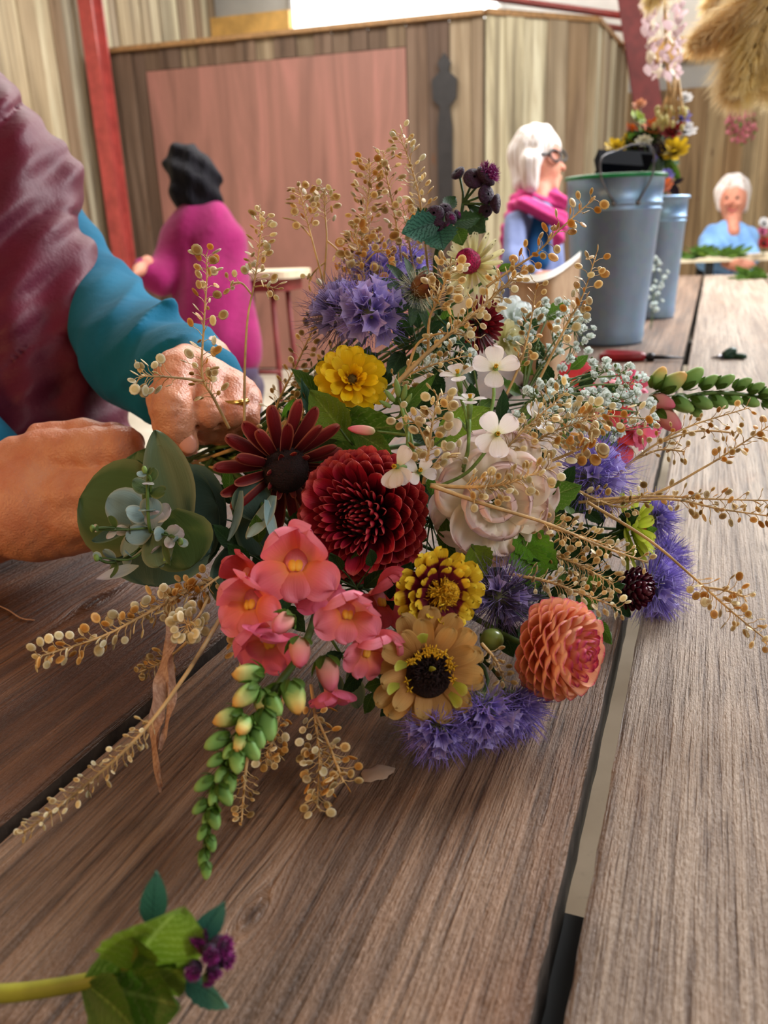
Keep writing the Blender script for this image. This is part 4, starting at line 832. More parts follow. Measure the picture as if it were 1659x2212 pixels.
# ---------------------------------------------------------------- tufts (phacelia)
def tube_floret(mat, L=.010, W=.006):
    p = MB(); prof = [(.0008, 0), (.0016, L * .25), (.0028, L * .55), (.0040, L * .8)]; n = 10; v = []; f = []
    for (r, z) in prof:
        for i in range(n): a = 2 * math.pi * i / n; v.append((r * math.cos(a), r * math.sin(a), z))
    for (r1, r2, z1, z2) in ((.0052, .0062, L * .92, L * 1.0),):
        for i in range(n): a = 2 * math.pi * i / n; rr = r2 if i % 2 == 0 else r1 * .72; v.append((rr * math.cos(a), rr * math.sin(a), z2 if i % 2 == 0 else z1))
    for j in range(4):
        for i in range(n): f.append((j * n + i, j * n + (i + 1) % n, (j + 1) * n + (i + 1) % n, (j + 1) * n + i))
    return mk('floret', v, f, mat, True, [(.5, q[2] / L) for q in v])
FLO = tube_floret(lil)
def hairs(name, n, r0, r1, cone, mat, parent, wd=.00028, curl=.25, kind='stuff', zoff=0, tilt0=0):
    v = []; f = []
    for i in range(n):
        th = math.acos(1 - (1 - math.cos(cone)) * random.random()); ph = random.uniform(0, 2 * math.pi); th = max(th, tilt0)
        d = Vector((math.sin(th) * math.cos(ph), math.sin(th) * math.sin(ph), math.cos(th))); s = d.orthogonal().normalized(); s = (Matrix.Rotation(random.uniform(0, 6.28), 3, d) @ s)
        a = d * r0 * random.uniform(.6, 1.1); b_ = d * (r0 + (r1 - r0) * random.uniform(.55, .8)) + s.cross(d) * r1 * J(curl) * .5; c = d * r1 * random.uniform(.75, 1.12) + s.cross(d) * r1 * J(curl); k = len(v); z = Vector((0, 0, zoff))
        v += [a + s * wd + z, a - s * wd + z, b_ + s * wd + z, b_ - s * wd + z, c + z]; f += [(k, k + 1, k + 3, k + 2), (k + 2, k + 3, k + 4)]
    o = link(name, mk(name, v, f, mat, False), parent); o['kind'] = kind; return o
def phacelia(label, px, py, d, face, rpx, nf, cone=1.5, dull=False, hn=380, st=True, group=None, flo=1.0):
    R = M(rpx, d); h = head('phacelia', label, 'flower', px, py, d, face, group)
    link('calyx', MB().ell((0, 0, -R * .1), (R * .42, R * .42, R * .36), None, 14, 9).mesh('calyx', filg), h)
    hairs('bristles', 260, R * .3, R * .72, 2.4, filg, h, .00022, tilt0=.9)
    hairs('stamens', hn, R * .4, R * 1.5, min(1.9, cone + .2), fild if dull else fil, h, .0002)
    for i in range(nf):
        th = math.acos(1 - (1 - math.cos(cone * .85)) * (i + .5) / nf); ph = i * 2.4; dd = Vector((math.sin(th) * math.cos(ph), math.sin(th) * math.sin(ph), math.cos(th)))
        link('floret', FLO, h, dd * R * .5, frame(dd, Vector((1, .3, .2))), R / .021 * random.uniform(.85, 1.15) * flo)
    if st: autostem(h, .0016, stemd)
    return h
# ---------------------------------------------------------------- leaves
LEAF = {}
def leafmesh(mat, ser=.0, W=.6, bend=.5, fold=.35, nv=14, vm=.42, w0=.12, tip=.9, wave=.03, seed=0, nu=6):
    k = (mat.name, ser, W, bend, fold, nv, vm, seed, tip, nu)
    if k not in LEAF: LEAF[k] = petal('leaf', 1.0, W, mat, nu, nv, w0, vm, tip, 0, bend, -bend / 2, wave, 3, 0, seed, ser, fold)
    return LEAF[k]
def leaf(name, label, base, tip_, mat, W=.6, ser=0, roll=0, bend=.5, fold=.3, cat='leaf', parent=None, group=None, **kw):
    """a leaf from a base point to a tip point, both (px, py, depth)"""
    a = at(*base) if base[0] > 3 or isinstance(base, tuple) else Vector(base); b_ = at(*tip_); y = (b_ - a); Ln = y.length; y.normalize(); z = (-FW - y * (-FW).dot(y)).normalized(); z = Matrix.Rotation(roll, 3, y) @ z; x = y.cross(z)
    R = Matrix((x, y, z)).transposed(); me = leafmesh(mat, ser, W, bend, fold, **kw)
    if parent is None:
        t = thing(name, label, cat, a, R, group); link('blade', me, t, (0, 0, 0), None, Ln)
        link('midrib', MB().tube([(0, -.12 * Ln, -.003), (0, .0, 0), (0, Ln * .5, -.004 - Ln * .05 * bend), (0, Ln * .92, -.001)], [.0011, .0009, .0005, .0002], 5).mesh('midrib', stemg), t); return t
    return link(name, me, parent, L_(parent, a), parent.matrix_basis.to_3x3().inverted() @ R, Ln)
# ================================================================== BOUQUET
# ---- deep red dahlia
h = head('red_dahlia', 'large deep red dahlia with rolled petals in the middle of the bouquet', 'dahlia', 780, 1116, .487, (-.42, -.04, 1))
R = M(150, .48)
pb = [petal('petal', R * .60, R * .40, dred, 6, 6, .35, .6, .38, 1.9, .55, -.1, 0, 3, 0, s_) for s_ in range(3)]; pmid = [petal('petal', R * .46, R * .22, dred, 6, 5, .4, .6, .5, 3.4, .5, 0, seed=s_) for s_ in range(2)]; psm = petal('petal', R * .34, R * .10, dred, 4, 4, .5, .6, .6, 3.2, .9, 0)
link('core', MB().ell((0, 0, -R * .22), (R * .56, R * .56, R * .42), None, 20, 12).mesh('core', disc_dk), h)
n_out = 0
for i in range(210):
    t = (i + .5) / 210; th = 1.78 * t ** .62; ph = i * 2.39996; dirv = Vector((math.sin(th) * math.cos(ph), math.sin(th) * math.sin(ph), math.cos(th)))
    big = th > 1.02; mid_ = th > .62; me = random.choice(pb) if big else (random.choice(pmid) if mid_ else psm)
    base = Vector((dirv.x * R * .44, dirv.y * R * .44, dirv.z * R * .36 - R * .16)); tilt = math.pi / 2 - th * (.93 if big else .8)
    link('petal', me, h, base, Rz(ph - math.pi / 2) @ Rx(tilt + J(.06)) @ Ry(J(.08)), (.95 + .12 * (th - 1)) * (1 + J(.05)) * (.8 + .25 * min(1, th / .62) if not mid_ else 1))
autostem(h, .0028)
# ---- apricot ball dahlia
h = head('apricot_dahlia', 'apricot ball dahlia with magenta petal tips at the lower right of the bouquet', 'dahlia', 1208, 1402, .43, (.72, -.12, .62))
R = M(112, .43)
link('core', MB().ell((0, 0, -R * .1), (R * .66, R * .66, R * .55), None, 20, 12).mesh('core', plain('apricot petal bases', (196, 96, 66), .6)), h)
po = petal('petal', R * .47, R * .56, dor, 8, 8, .5, .6, .22, 1.75, .55, -.05); po2 = petal('petal', R * .32, R * .32, dor2, 6, 6, .5, .62, .32, 2.2, .5, 0)
for i in range(140):
    t = (i + .5) / 140; th = 2.35 * t ** .6; ph = i * 2.39996; dv = Vector((math.sin(th) * math.cos(ph), math.sin(th) * math.sin(ph), math.cos(th)))
    base = Vector((dv.x * R * .58, dv.y * R * .58, dv.z * R * .5 - R * .05)); big = th > .95
    link('petal', po if big else po2, h, base, Rz(ph - math.pi / 2) @ Rx(math.pi / 2 - th * .92 + .12 + J(.05)), (1.0 if big else .7 + .4 * th / .95) * (1 + J(.05)))
autostem(h, .0024)
# ---- burgundy and yellow marigold-like zinnia
h = head('bicolour_zinnia', 'burgundy zinnia with ragged yellow petal edges right below the red dahlia', 'zinnia', 950, 1280, .425, (.22, -.05, 1))
R = M(97, .425)
zp = [petal('petal', R * .95, R * .34, zyb, 4, 7, .35, .74, .26, -.4 + .2 * s_, .35, .1, .05, 5, .06, s_) for s_ in range(4)]
for k, (n, s_, z, tl) in enumerate(((17, 1.0, -.006, .06), (15, .84, -.003, .2), (12, .66, 0, .36))): ring(h, zp, n, R * .12, z, tl, k * .23, .1, s_, tj=.12)
link('disc', MB().ell((R * .16, 0, .003), (R * .26, R * .28, R * .22), None, 16, 9).mesh('disc', disc_y), h); hairs('stamens', 160, R * .2, R * .42, 1.5, disc_y, h, .0004, zoff=.003)
link('stray_petal', zp[0], h, (-R * .1, -R * .28, .010), Rz(.5) @ Rx(.9), .42); link('stray_petal', zp[1], h, (R * .05, -R * .3, .010), Rz(.2) @ Rx(.9), .42); autostem(h, .002)
# ---- buff orange zinnia
h = head('buff_zinnia', 'buff orange zinnia with lime bracts and dark centre lowest at the front', 'zinnia', 925, 1447, .415, (.0, -.02, 1))
R = M(122, .415)
zp = [petal('petal', R * .98, R * .42, zor, 6, 8, .3, .7, .34, -.35 if s_ % 2 else .4, .35, -.1, .04, 3, .05, s_) for s_ in range(4)]
for k, (n, s_, z, tl) in enumerate(((13, 1.0, -.004, .10), (11, .85, 0, .24))): ring(h, zp, n, R * .1, z, tl, .2 + k * .25, .12, s_, tj=.12)
link('disc', MB().ell((0, -R * .08, .003), (R * .40, R * .40, R * .20), None, 22, 10).mesh('disc', disc_dk), h); hairs('disc_florets', 380, R * .25, R * .46, 1.35, MATS['near black burgundy disc'], h, .0005)
lb = petal('bract', R * .42, R * .22, lime, 4, 5, .4, .7, .4, 1.0, .9, .0)
for a, rr in ((2.75, .42), (1.75, .55), (3.5, .55), (-.35, .45), (-.75, .48), (1.3, .05)): link('bract', lb, h, (R * rr * math.cos(a), R * rr * math.sin(a), .010), Rz(a - math.pi / 2 + J(.3)) @ Rx(.5), .95 if rr > .1 else .55)
yf = MB()
for i in range(34):
    a = .2 + 2.4 * random.random() if i < 26 else random.uniform(-1.2, 4); rr = R * random.uniform(.34, .46); c = Vector((rr * math.cos(a), rr * math.sin(a), .008)); 
    for k in range(4): b_ = a + k * 1.57; yf.tube([c, c + Vector((math.cos(b_) * .0011, math.sin(b_) * .0011, .0018)), c + Vector((math.cos(b_) * .0024, math.sin(b_) * .0024, .0012))], [.0005, .0005, .0002], 3)
o = link('ray_florets', yf.mesh('ray_florets', disc_y), h); o['kind'] = 'stuff'; autostem(h, .002)
# ---- yellow zinnia
h = head('yellow_zinnia', 'bright yellow zinnia with layered petals above the green leaves', 'zinnia', 760, 822, .535, (.12, .12, 1))
R = M(82, .535)
zp = [petal('petal', R * .92, R * .42, zye, 5, 7, .32, .7, .36, .9 - .5 * s_, .3, 0, .03, 3, .05, s_) for s_ in range(3)]
for k, (n, s_, z, tl) in enumerate(((12, 1.0, -.006, -.12), (12, .95, -.003, .1), (10, .8, 0, .35), (9, .5, .002, .75))): ring(h, zp, n, R * .08, z, tl, k * .27, .1, s_, tj=.14)
link('disc', MB().ell((0, 0, .002), (R * .17, R * .17, R * .12), None, 14, 8).mesh('disc', plain('olive brown disc', (84, 66, 14), .8, .3, 600)), h); ring(h, petal('floret', R * .2, R * .07, zye, 2, 3, .5, .6, .5, 1, .3), 14, R * .12, .004, 1.0, 0, .15, 1, 'floret', .3); autostem(h, .002)
# ---- maroon long petalled flower
h = head('maroon_daisy', 'velvety maroon daisy with long reflexed petals beside the ringed hand', 'flower', 612, 1010, .52, (.42, -.42, .72))
R = M(128, .52)
rp_ = [petal('petal', R * .98, R * .26, rud, 6, 8, .45, .7, .4, -1.3 if s_ else 1.2, -.35, .25, .02, 2, .08, s_) for s_ in range(3)]
ring(h, rp_, 16, R * .20, -.004, .06, 0, .08, 1.0, tj=.10); ring(h, rp_, 12, R * .18, 0, .30, .2, .12, .85, tj=.16); ring(h, rp_, 9, R * .1, .002, .7, .2, .12, .45)
link('disc', MB().ell((0, 0, .004), (R * .40, R * .40, R * .36), None, 22, 12).mesh('disc', disc_dk), h); hairs('disc_florets', 420, R * .25, R * .46, 1.5, disc_dk, h, .0005); autostem(h, .0022, stemd)
# ---- white lisianthus
h = head('lisianthus', 'large ruffled cream and blush rose-like bloom right of the red dahlia', 'lisianthus', 1065, 1080, .485, (.08, -.18, 1))
R = M(132, .485)
for k, (n, s_, tl, rr, wv) in enumerate(((6, 1.05, .30, .12, .07), (6, .95, .62, .12, .08), (5, .8, .95, .1, .09), (4, .58, 1.22, .06, .10))):
    lp = [petal('petal', R * 1.0, R * 1.05, lisi, 16, 12, .25, .68, .35, .9, -.75 + k * .1, .25, wv * 1.5, 6.5 + q, .03, q + 3 * k) for q in range(3)]; ring(h, lp, n, R * rr, -.012 + .003 * k, tl, k * .5 + .3, .15, s_, tj=.12)
autostem(h, .002)
lp = [petal('petal', R * .9, R * .8, lisi, 10, 8, .25, .7, .35, .6, .3, .0, .08, 6, .03, q) for q in range(2)]
for (a, tl, s_) in ((-1.9, -.25, .95), (-1.1, -.35, 1.05), (-2.6, -.1, .9), (1.9, .1, 1.1)): link('petal', lp[0 if a < -1.5 else 1], h, (R * .2 * math.cos(a), R * .2 * math.sin(a), -.010), Rz(a - math.pi / 2) @ Rx(tl), s_)
# ---- snapdragons
def bulb(name, L, W, mat, seam=True):
    prof = [(.10, 0), (.34, .08), (.46, .26), (.47, .46), (.40, .68), (.30, .86), (.12, 1.0)]; v = []; f = []; n = 12
    for (r, z) in prof:
        for i in range(n): a = 2 * math.pi * i / n; rr = r * W * (1 - (.18 if i in (0, 6) else 0) - (.10 if i in (3, 8, 10) else 0)); v.append((rr * math.cos(a), z * L, rr * math.sin(a) * .85 + .16 * W * z * z))
    v += [(0, -.0003, 0), (0, L * 1.03, 0)]; k = len(prof)
    for j in range(k - 1):
        for i in range(n): f.append((j * n + i, (j + 1) * n + i, (j + 1) * n + (i + 1) % n, j * n + (i + 1) % n))
    for i in range(n): f.append((k * n, i, (i + 1) % n)); f.append((k * n + 1, (k - 1) * n + (i + 1) % n, (k - 1) * n + i))
    return mk(name, v, f, mat, True, [(.5, min(1, max(0, q[1] / L))) for q in v])
bud_a = petalmat('green bud flushed yellow and pink', [(0, (104, 146, 70)), (.4, (140, 176, 96)), (.7, (206, 200, 120)), (1, (232, 176, 96))], .55, .15, .15); bud_p = petalmat('pink closed bud', [(0, (196, 186, 140)), (.3, (232, 166, 150)), (1, (222, 104, 132))], .5, .2, .15)
bud_g = petalmat('plain green bud', [(0, (84, 122, 56)), (.6, (120, 162, 84)), (1, (150, 184, 104))], .55, .15, .2)
SN = {}
def floret(root, px, py, d, face, spx, mat=snap, up=(0, 1, 0), open_=1.0):
    s = M(spx, d) * 1.18; key = mat.name
    if key not in SN: SN[key] = ([petal('upper_lip', 1.15, 1.2, mat, 12, 10, .4, .62, .36, .5, 1.0, .1, .14, 3.4, .14, q * 2 + 1) for q in range(2)], [petal('lower_lip', 1.0, 1.05, mat, 12, 10, .45, .6, .36, -.5, -1.4, .35, .13, 3.1, .12, q * 2 + 1) for q in range(2)],
                                 MB().ell((0, 0, 0), (.30, .42, .32), None, 14, 9).mesh('tube', tubm), MB().ell((-.09, 0, 0), (.17, .30, .15), None, 12, 8).ell((.09, 0, 0), (.17, .30, .15), None, 12, 8).mesh('palate', palm))
    up_, lo_, tb, pl = SN[key]; F = frame(vd(*face), vd(*up)); inv = root.matrix_basis.to_3x3().inverted(); o = link('floret', tb, root, L_(root, at(px, py, d)), inv @ F, s)
    # floret local: z towards the viewer side, y up
    o2 = lambda nm, me, loc, rot, sc=1: link(nm, me, o, loc, rot, sc)
    for k, a in enumerate((.58, -.58)): o2('upper_lip', up_[k], (-.2 * math.sin(a), .12, .05), Rz(a) @ Rx(.55 * open_ + J(.25)) @ Ry(J(.2)), random.uniform(.9, 1.08))
    for k, a in enumerate((math.pi - 1.12 + J(.15), math.pi + J(.1), math.pi + 1.12 + J(.15))): o2('lower_lip', lo_[k % 2], (-.16 * math.sin(a), -.14, .24), Rz(a) @ Rx(.45), .78 if k == 1 else .9)
    o2('palate', pl, (0, -.02, .26), Rx(-.5), .62); return o
t = thing('snapdragon', 'coral pink snapdragon spike drooping towards the viewer over the table edge of planks', 'snapdragon', at(650, 1350, .43))
SP = [(720, 1200, .52), (690, 1300, .46), (655, 1400, .405), (600, 1480, .385), (560, 1545, .37), (505, 1640, .352), (462, 1740, .342), (445, 1820, .336), (442, 1878, .333)]
stem(t, [BND] + SP, .0024, stemg, 'stem', 7, .5)
for (px, py, d, fc, s, mt, up) in ((640, 1222, .425, (.05, .25, 1), 84, snap, (0, 1, 0)), (553, 1300, .418, (-.45, .05, .9), 72, snap, (-.2, 1, 0)), (745, 1322, .405, (.35, .05, 1), 66, snap, (.15, 1, 0)), (590, 1375, .405, (-.3, -.3, 1), 74, snapp, (-.3, 1, 0)),
                                 (780, 1400, .412, (.7, -.25, .7), 60, snap, (.6, 1, 0)), (812, 1300, .46, (.6, .2, .7), 62, snapr, (.3, 1, 0)), (540, 1245, .455, (-.6, .2, .6), 48, snapr, (-.4, 1, 0)), (690, 1275, .43, (.2, .1, 1), 52, snapp, (0, 1, 0)), (715, 1490, .425, (.2, -.8, .7), 44, snapp, (0, 1, .2))): floret(t, px, py, d, fc, s, mt, up)
SEP = petal('sepal', 1.0, .55, leafg, 4, 4, .5, .4, .8, .9, -.5, .3)
BU = {k: bulb('bud', 1.0, .74, m_) for k, m_ in (('p', bud_p), ('a', bud_a), ('g', bud_g))}
def bud(root, px, py, d, dirn, spx, k): 
    y = vd(*dirn); z = (-FW - y * (-FW).dot(y)).normalized(); R_ = Matrix((y.cross(z), y, z)).transposed(); s = M(spx, d) * 1.12; o = link('bud', BU[k], root, L_(root, at(px, py, d) - y * s * .4), root.matrix_basis.to_3x3().inverted() @ R_, s)
    for a in (-.9, .3, 1.6): link('sepal', SEP, o, (.12 * math.sin(a), -.04, .12 * math.cos(a)), Ry(a) @ Rx(.55), .62)
    return o
for q in ((648, 1405, .385, (.1, -.9, .8), 66, 'p'), (708, 1450, .39, (.25, -1, .6), 70, 'p'), (612, 1345, .385, (-.5, -.4, .8), 60, 'p'), (635, 1500, .372, (.35, -.9, .6), 70, 'a'), (540, 1455, .372, (-.9, .1, .6), 62, 'a'), (534, 1500, .365, (-.7, -.5, .7), 62, 'a'), (576, 1560, .362, (.35, -.9, .5), 64, 'g'),
          (497, 1548, .36, (-.9, -.2, .5), 58, 'a'), (528, 1566, .353, (-.2, -.5, 1), 50, 'a'), (474, 1598, .355, (-.9, -.4, .4), 52, 'g'), (540, 1615, .352, (.7, -.7, .4), 50, 'g'), (512, 1640, .348, (.2, -.8, .6), 50, 'g'), (480, 1670, .348, (-.5, -.6, .7), 40, 'g'), (445, 1690, .345, (-.9, -.5, .3), 42, 'g'), (484, 1712, .343, (.6, -.8, .3), 46, 'g'),
          (436, 1740, .342, (-.8, -.6, .3), 36, 'g'), (462, 1765, .338, (.4, -.9, .3), 40, 'g'), (440, 1795, .337, (-.5, -.9, .3), 32, 'g'), (456, 1818, .335, (.35, -1, .2), 32, 'g'), (440, 1850, .333, (-.1, -1, .2), 34, 'g'), (446, 1876, .331, (.1, -1, .2), 32, 'g'), (590, 1520, .366, (.6, -.6, .5), 50, 'g'), (565, 1510, .37, (.1, -.8, .6), 52, 'a'), (556, 1590, .356, (.5, -.7, .5), 46, 'g'), (520, 1600, .352, (-.2, -.7, .7), 44, 'a'), (500, 1620, .351, (-.6, -.5, .6), 40, 'g'), (470, 1640, .349, (-.8, -.4, .4), 38, 'g'), (498, 1688, .345, (.2, -.9, .5), 38, 'g'), (462, 1720, .343, (-.2, -.8, .6), 34, 'g'), (448, 1765, .34, (-.3, -.9, .5), 30, 'g')): bud(t, *q)
for k in range(9):
    a = SP[3 + k // 2]; s_ = -1 if k % 2 else 1; leaf('sepal', '', (a[0], a[1], a[2]), (a[0] + s_ * (34 - 3 * k), a[1] + 10, a[2] - .008), leafg, .5, 0, J(.5), .4, parent=t)
# second snapdragon, lying to the right
t = thing('snapdragon', 'second snapdragon pointing right, green budded tip beyond the gypsophila', 'snapdragon', at(1300, 860, .66))
stem(t, [BND + RT * .01, (900, 960, .72), (1180, 880, .70), (1400, 872, .66), (1520, 850, .65), (1600, 852, .65), (1700, 868, .65)], .0024, stemg, 'stem', 7, .6)
for (px, py, d, fc, s, up) in ((1230, 838, .69, (.2, .7, .6), 44, (0, 1, 0)), (1300, 885, .655, (.4, .2, .9), 58, (.1, 1, 0)), (1320, 950, .66, (.3, -.2, .9), 48, (.4, 1, 0)), (1375, 930, .655, (.7, -.3, .6), 36, (.7, 1, 0)), (1362, 838, .68, (.4, .7, .5), 30, (.6, 1, 0))): floret(t, px, py, d, fc, s, snapr if px < 1350 else snapp, up)
for i, q in enumerate(((1425, 868, (.8, -.4, .4), 50, 'p'), (1440, 905, (.7, -.8, .3), 56, 'p'), (1448, 830, (.8, .6, .2), 56, 'a'), (1420, 820, (.4, .9, .2), 44, 'a'), (1490, 820, (.7, .7, .2), 50, 'g'), (1470, 872, (.8, -.6, .3), 46, 'g'), (1512, 868, (.8, -.5, .3), 42, 'g'), (1528, 828, (.8, .6, .2), 38, 'g'), (1548, 866, (.7, -.6, .3), 40, 'g'), (1562, 826, (.8, .5, .2), 38, 'g'),
                         (1580, 862, (.8, -.4, .3), 36, 'g'), (1600, 832, (.8, .5, .2), 36, 'g'), (1618, 866, (.8, -.5, .3), 34, 'g'), (1630, 840, (.8, .5, .2), 32, 'g'), (1655, 850, (.9, .2, .2), 34, 'g'), (1660, 872, (.8, -.5, .2), 30, 'g'), (1500, 885, (.5, -.8, .3), 34, 'g'))): bud(t, q[0], q[1], .65 + J(.004), q[2], q[3], q[4])
# ---- purple tufts
phacelia('lilac tufted flower with pale bells, left one above the yellow zinnia', 742, 682, .575, (-.4, .35, .85), 74, 11, 1.55, True)
phacelia('lilac flower with open bells and long stamens in the middle above the yellow zinnia', 800, 676, .555, (.05, .0, 1), 70, 13, 1.4, False, 260, flo=1.25)
phacelia('fuzzy violet flower at the back left of the hairy green bud', 815, 600, .60, (.0, .6, .8), 66, 10, 1.6)
phacelia('small violet tuft peeping above the hairy green bud', 878, 575, .64, (.2, .8, .5), 42, 6)
phacelia('violet tuft touching the table, left of the lowest pair', 948, 1566, .42, (-.25, -.75, .7), 66, 10, 1.35, flo=1.15)
phacelia('violet tuft with a white bell resting on the table under the buff zinnia', 1040, 1530, .425, (.1, -.75, .7), 74, 12, 1.4, flo=1.2)
phacelia('deep violet tuft half under the apricot dahlia', 1105, 1520, .44, (.5, -.7, .6), 66, 8, 1.5, hn=600)
phacelia('dusky violet tuft between bicolour zinnia and apricot dahlia', 1078, 1290, .47, (.3, .1, .9), 72, 5, 1.5, True, 560)
phacelia('violet tuft behind the white bloom, right side', 1275, 1030, .56, (.6, .4, .7), 78, 10, 1.6, hn=600)
phacelia('pale violet tuft beyond the lime flower at the far right', 1412, 1120, .60, (.8, .2, .4), 44, 6)
phacelia('bright violet tuft beside the black cherry dahlia', 1405, 1262, .575, (.85, -.2, .4), 70, 9, 1.6, hn=600)
phacelia('small violet tuft at the outermost right of the bouquet', 1432, 1205, .60, (.8, .4, .3), 46, 6)
# ---- hairy bud
h = head('hairy_bud', 'half open bronze flower bud ringed by hairy dark green sepals', 'flower bud', 900, 628, .555, (.55, .1, .8)); R = M(62, .555)
ring(h, petal('petal', R * 1.0, R * .34, buffp, 4, 6, .5, .5, .5, 1.2, .9, 0), 12, R * .28, 0, 1.05, 0, .1, 1.0); link('core', MB().ell((0, 0, R * .3), (R * .32, R * .32, R * .4), None, 14, 8).mesh('core', disc_dk), h)
sm_ = petal('sepal', R * 1.15, R * .42, leafd, 4, 7, .5, .45, .8, .7, -.5, .2); ring(h, sm_, 9, R * .3, -.004, .05, .3, .15, 1.0, 'sepal', .3); hairs('hairs', 500, R * .5, R * .8, 2.2, plain('white hairs', (196, 200, 180), .7), h, .0001, tilt0=.6); autostem(h, .002, stemd)
# ---- thistle-like plum buttons
def buttons(label, stempts, heads, leaves, name='plum_thistle'):
    a = at(*stempts[-1]); t = thing(name, label, 'thistle flower', a); stem(t, [BND + RT * .01] + stempts, .0022, stemd, 'stem', 7, .6)
    for (px, py, d, r, fc, op) in heads:
        c = at(px, py, d); F = t.matrix_basis.to_3x3().inverted() @ frame(vd(*fc)); s = M(r, d)
        o = link('button', MB().lathe([(.001, .2 * s), (.5 * s, .18 * s), (.92 * s, .05 * s), (1.0 * s, -.12 * s), (.85 * s, -.4 * s), (.35 * s, -.72 * s), (.1 * s, -.85 * s), (.001, -.86 * s)], 18).mesh('button', plum), t, c - t.location, F)
        if op: hairs('floss', 300, s * .5, s * (1.25 if op > 1 else .55), 1.35, filp, o, .00022, zoff=-.1 * s)
        b_ = link('pedicel', MB().tube([c - t.location - vd(*fc) * s * .5, (c - t.location) * .45 + vd(*fc) * -s * .6, (0, 0, 0)], [.0010, .0010, .0012], 5).mesh('pedicel', stemd), t)
    for l in leaves: leaf('leaf', '', l[0], l[1], l[2], l[3], .10, l[4], .5, .3, parent=t)
    hairs_n = None; return t
buttons('plum thistle cluster with one bright purple head at the very top of the bouquet', [(900, 760, .64), (980, 560, .62), (1000, 440, .61)], [(1024, 384, .60, 24, (.1, .2, 1), 0), (988, 372, .61, 17, (-.6, .5, .6), 0), (1052, 378, .60, 26, (.7, .6, .5), 2), (1052, 420, .60, 22, (.6, -.1, .8), 0), (1076, 440, .60, 21, (.9, -.1, .3), 0), (1050, 455, .61, 17, (.3, -.6, .7), 0)], [((1000, 470, .62), (1050, 500, .60), leafd, .6, .2), ((1008, 440, .61), (1055, 475, .62), leafd, .5, -.3)])
buttons('lower cluster of dark plum buttons with a blue green jagged leaf', [(900, 760, .63), (940, 560, .60), (955, 490, .59)], [(938, 462, .58, 22, (-.3, .2, 1), 0), (962, 448, .585, 15, (.1, .5, .9), 0), (975, 470, .58, 15, (.4, .1, .9), 1), (948, 490, .58, 15, (0, -.5, .9), 0), (925, 478, .585, 13, (-.7, -.2, .7), 0), (990, 462, .59, 11, (.7, .3, .6), 1), (968, 488, .58, 11, (.3, -.5, .8), 1)],
        [((950, 478, .58), (868, 505, .565), leafb, .62, -.3), ((945, 485, .585), (958, 540, .56), leafb, .7, .2), ((975, 480, .59), (1040, 470, .60), leafd, .5, .4), ((985, 492, .585), (1000, 530, .575), leafg, .7, .1), ((930, 470, .59), (902, 448, .60), leafd, .5, 0), ((960, 450, .60), (985, 425, .61), leafd, .6, 0)])
# ---- cream daisy with magenta button
h = head('cream_daisy', 'cream quilled daisy with a magenta button centre under the plum thistles', 'flower', 1012, 565, .59, (-.5, .1, .85)); R = M(62, .59)
ring(h, petal('petal', R * 1.0, R * .22, cream, 4, 6, .5, .7, .3, 1.4, .3, 0, 0, 3, .1), 18, R * .2, -.008, -.1, 0, .08, 1.0); ring(h, petal('petal', R * .85, R * .2, cream, 4, 6, .5, .7, .3, 1.4, .4, 0, 0, 3, .1), 15, R * .2, -.005, .15, .1, .08, 1.0)
link('disc', MB().lathe([(.001, .006), (.10 * R, .0075), (.28 * R, .009), (.40 * R, .005), (.42 * R, -.002), (.3 * R, -.008)], 22).mesh('disc', disc_m), h); autostem(h)
# ---- burgundy pompon behind
h = head('burgundy_aster', 'shaggy burgundy double flower facing right above the white sprays', 'flower', 1040, 702, .575, (.75, -.15, .5)); R = M(66, .575)
bp_ = petal('petal', R * .8, R * .20, burg, 4, 5, .5, .65, .5, 1.2, .3, 0, 0, 3, .12)
for k, (n, tl, s_) in enumerate(((18, .0, 1.15), (16, .3, 1.0), (14, .6, .9), (11, .95, .75), (7, 1.3, .6))): ring(h, bp_, n, R * .12, -.003 + k * .0015, tl, k * .3, .1, s_)
link('calyx', MB().ell((0, 0, -R * .15), (R * .3, R * .3, R * .25)).mesh('calyx', leafd), h); autostem(h)
# ---- white soft flower behind
h = head('white_scabious', 'soft white flower out of focus behind the burgundy double flower', 'flower', 1112, 690, .66, (.3, .3, .8)); R = M(50, .66)
wp = petal('petal', R, R * .7, gyp, 6, 6, .3, .65, .4, .5, .3, 0, .1, 5)
for k, (n, tl) in enumerate(((8, .1), (7, .5), (5, 1.0))): ring(h, wp, n, R * .1, 0, tl, k * .3, .1, 1 - .2 * k)
autostem(h)
h = head('pale_lime_flower', 'pale lime ruffled flower peeping out right of the burgundy double flower', 'flower', 1090, 735, .62, (.5, .0, .8)); R = M(40, .62); ring(h, petal('petal', R, R * .7, cream, 6, 6, .3, .65, .4, .5, .3, 0, .1, 5), 8, R * .1, 0, .3); ring(h, petal('petal', R, R * .7, cream, 6, 6, .3, .65, .4, .5, .3, 0, .1, 5), 5, R * .1, .002, .9, .3, .1, .7); autostem(h)
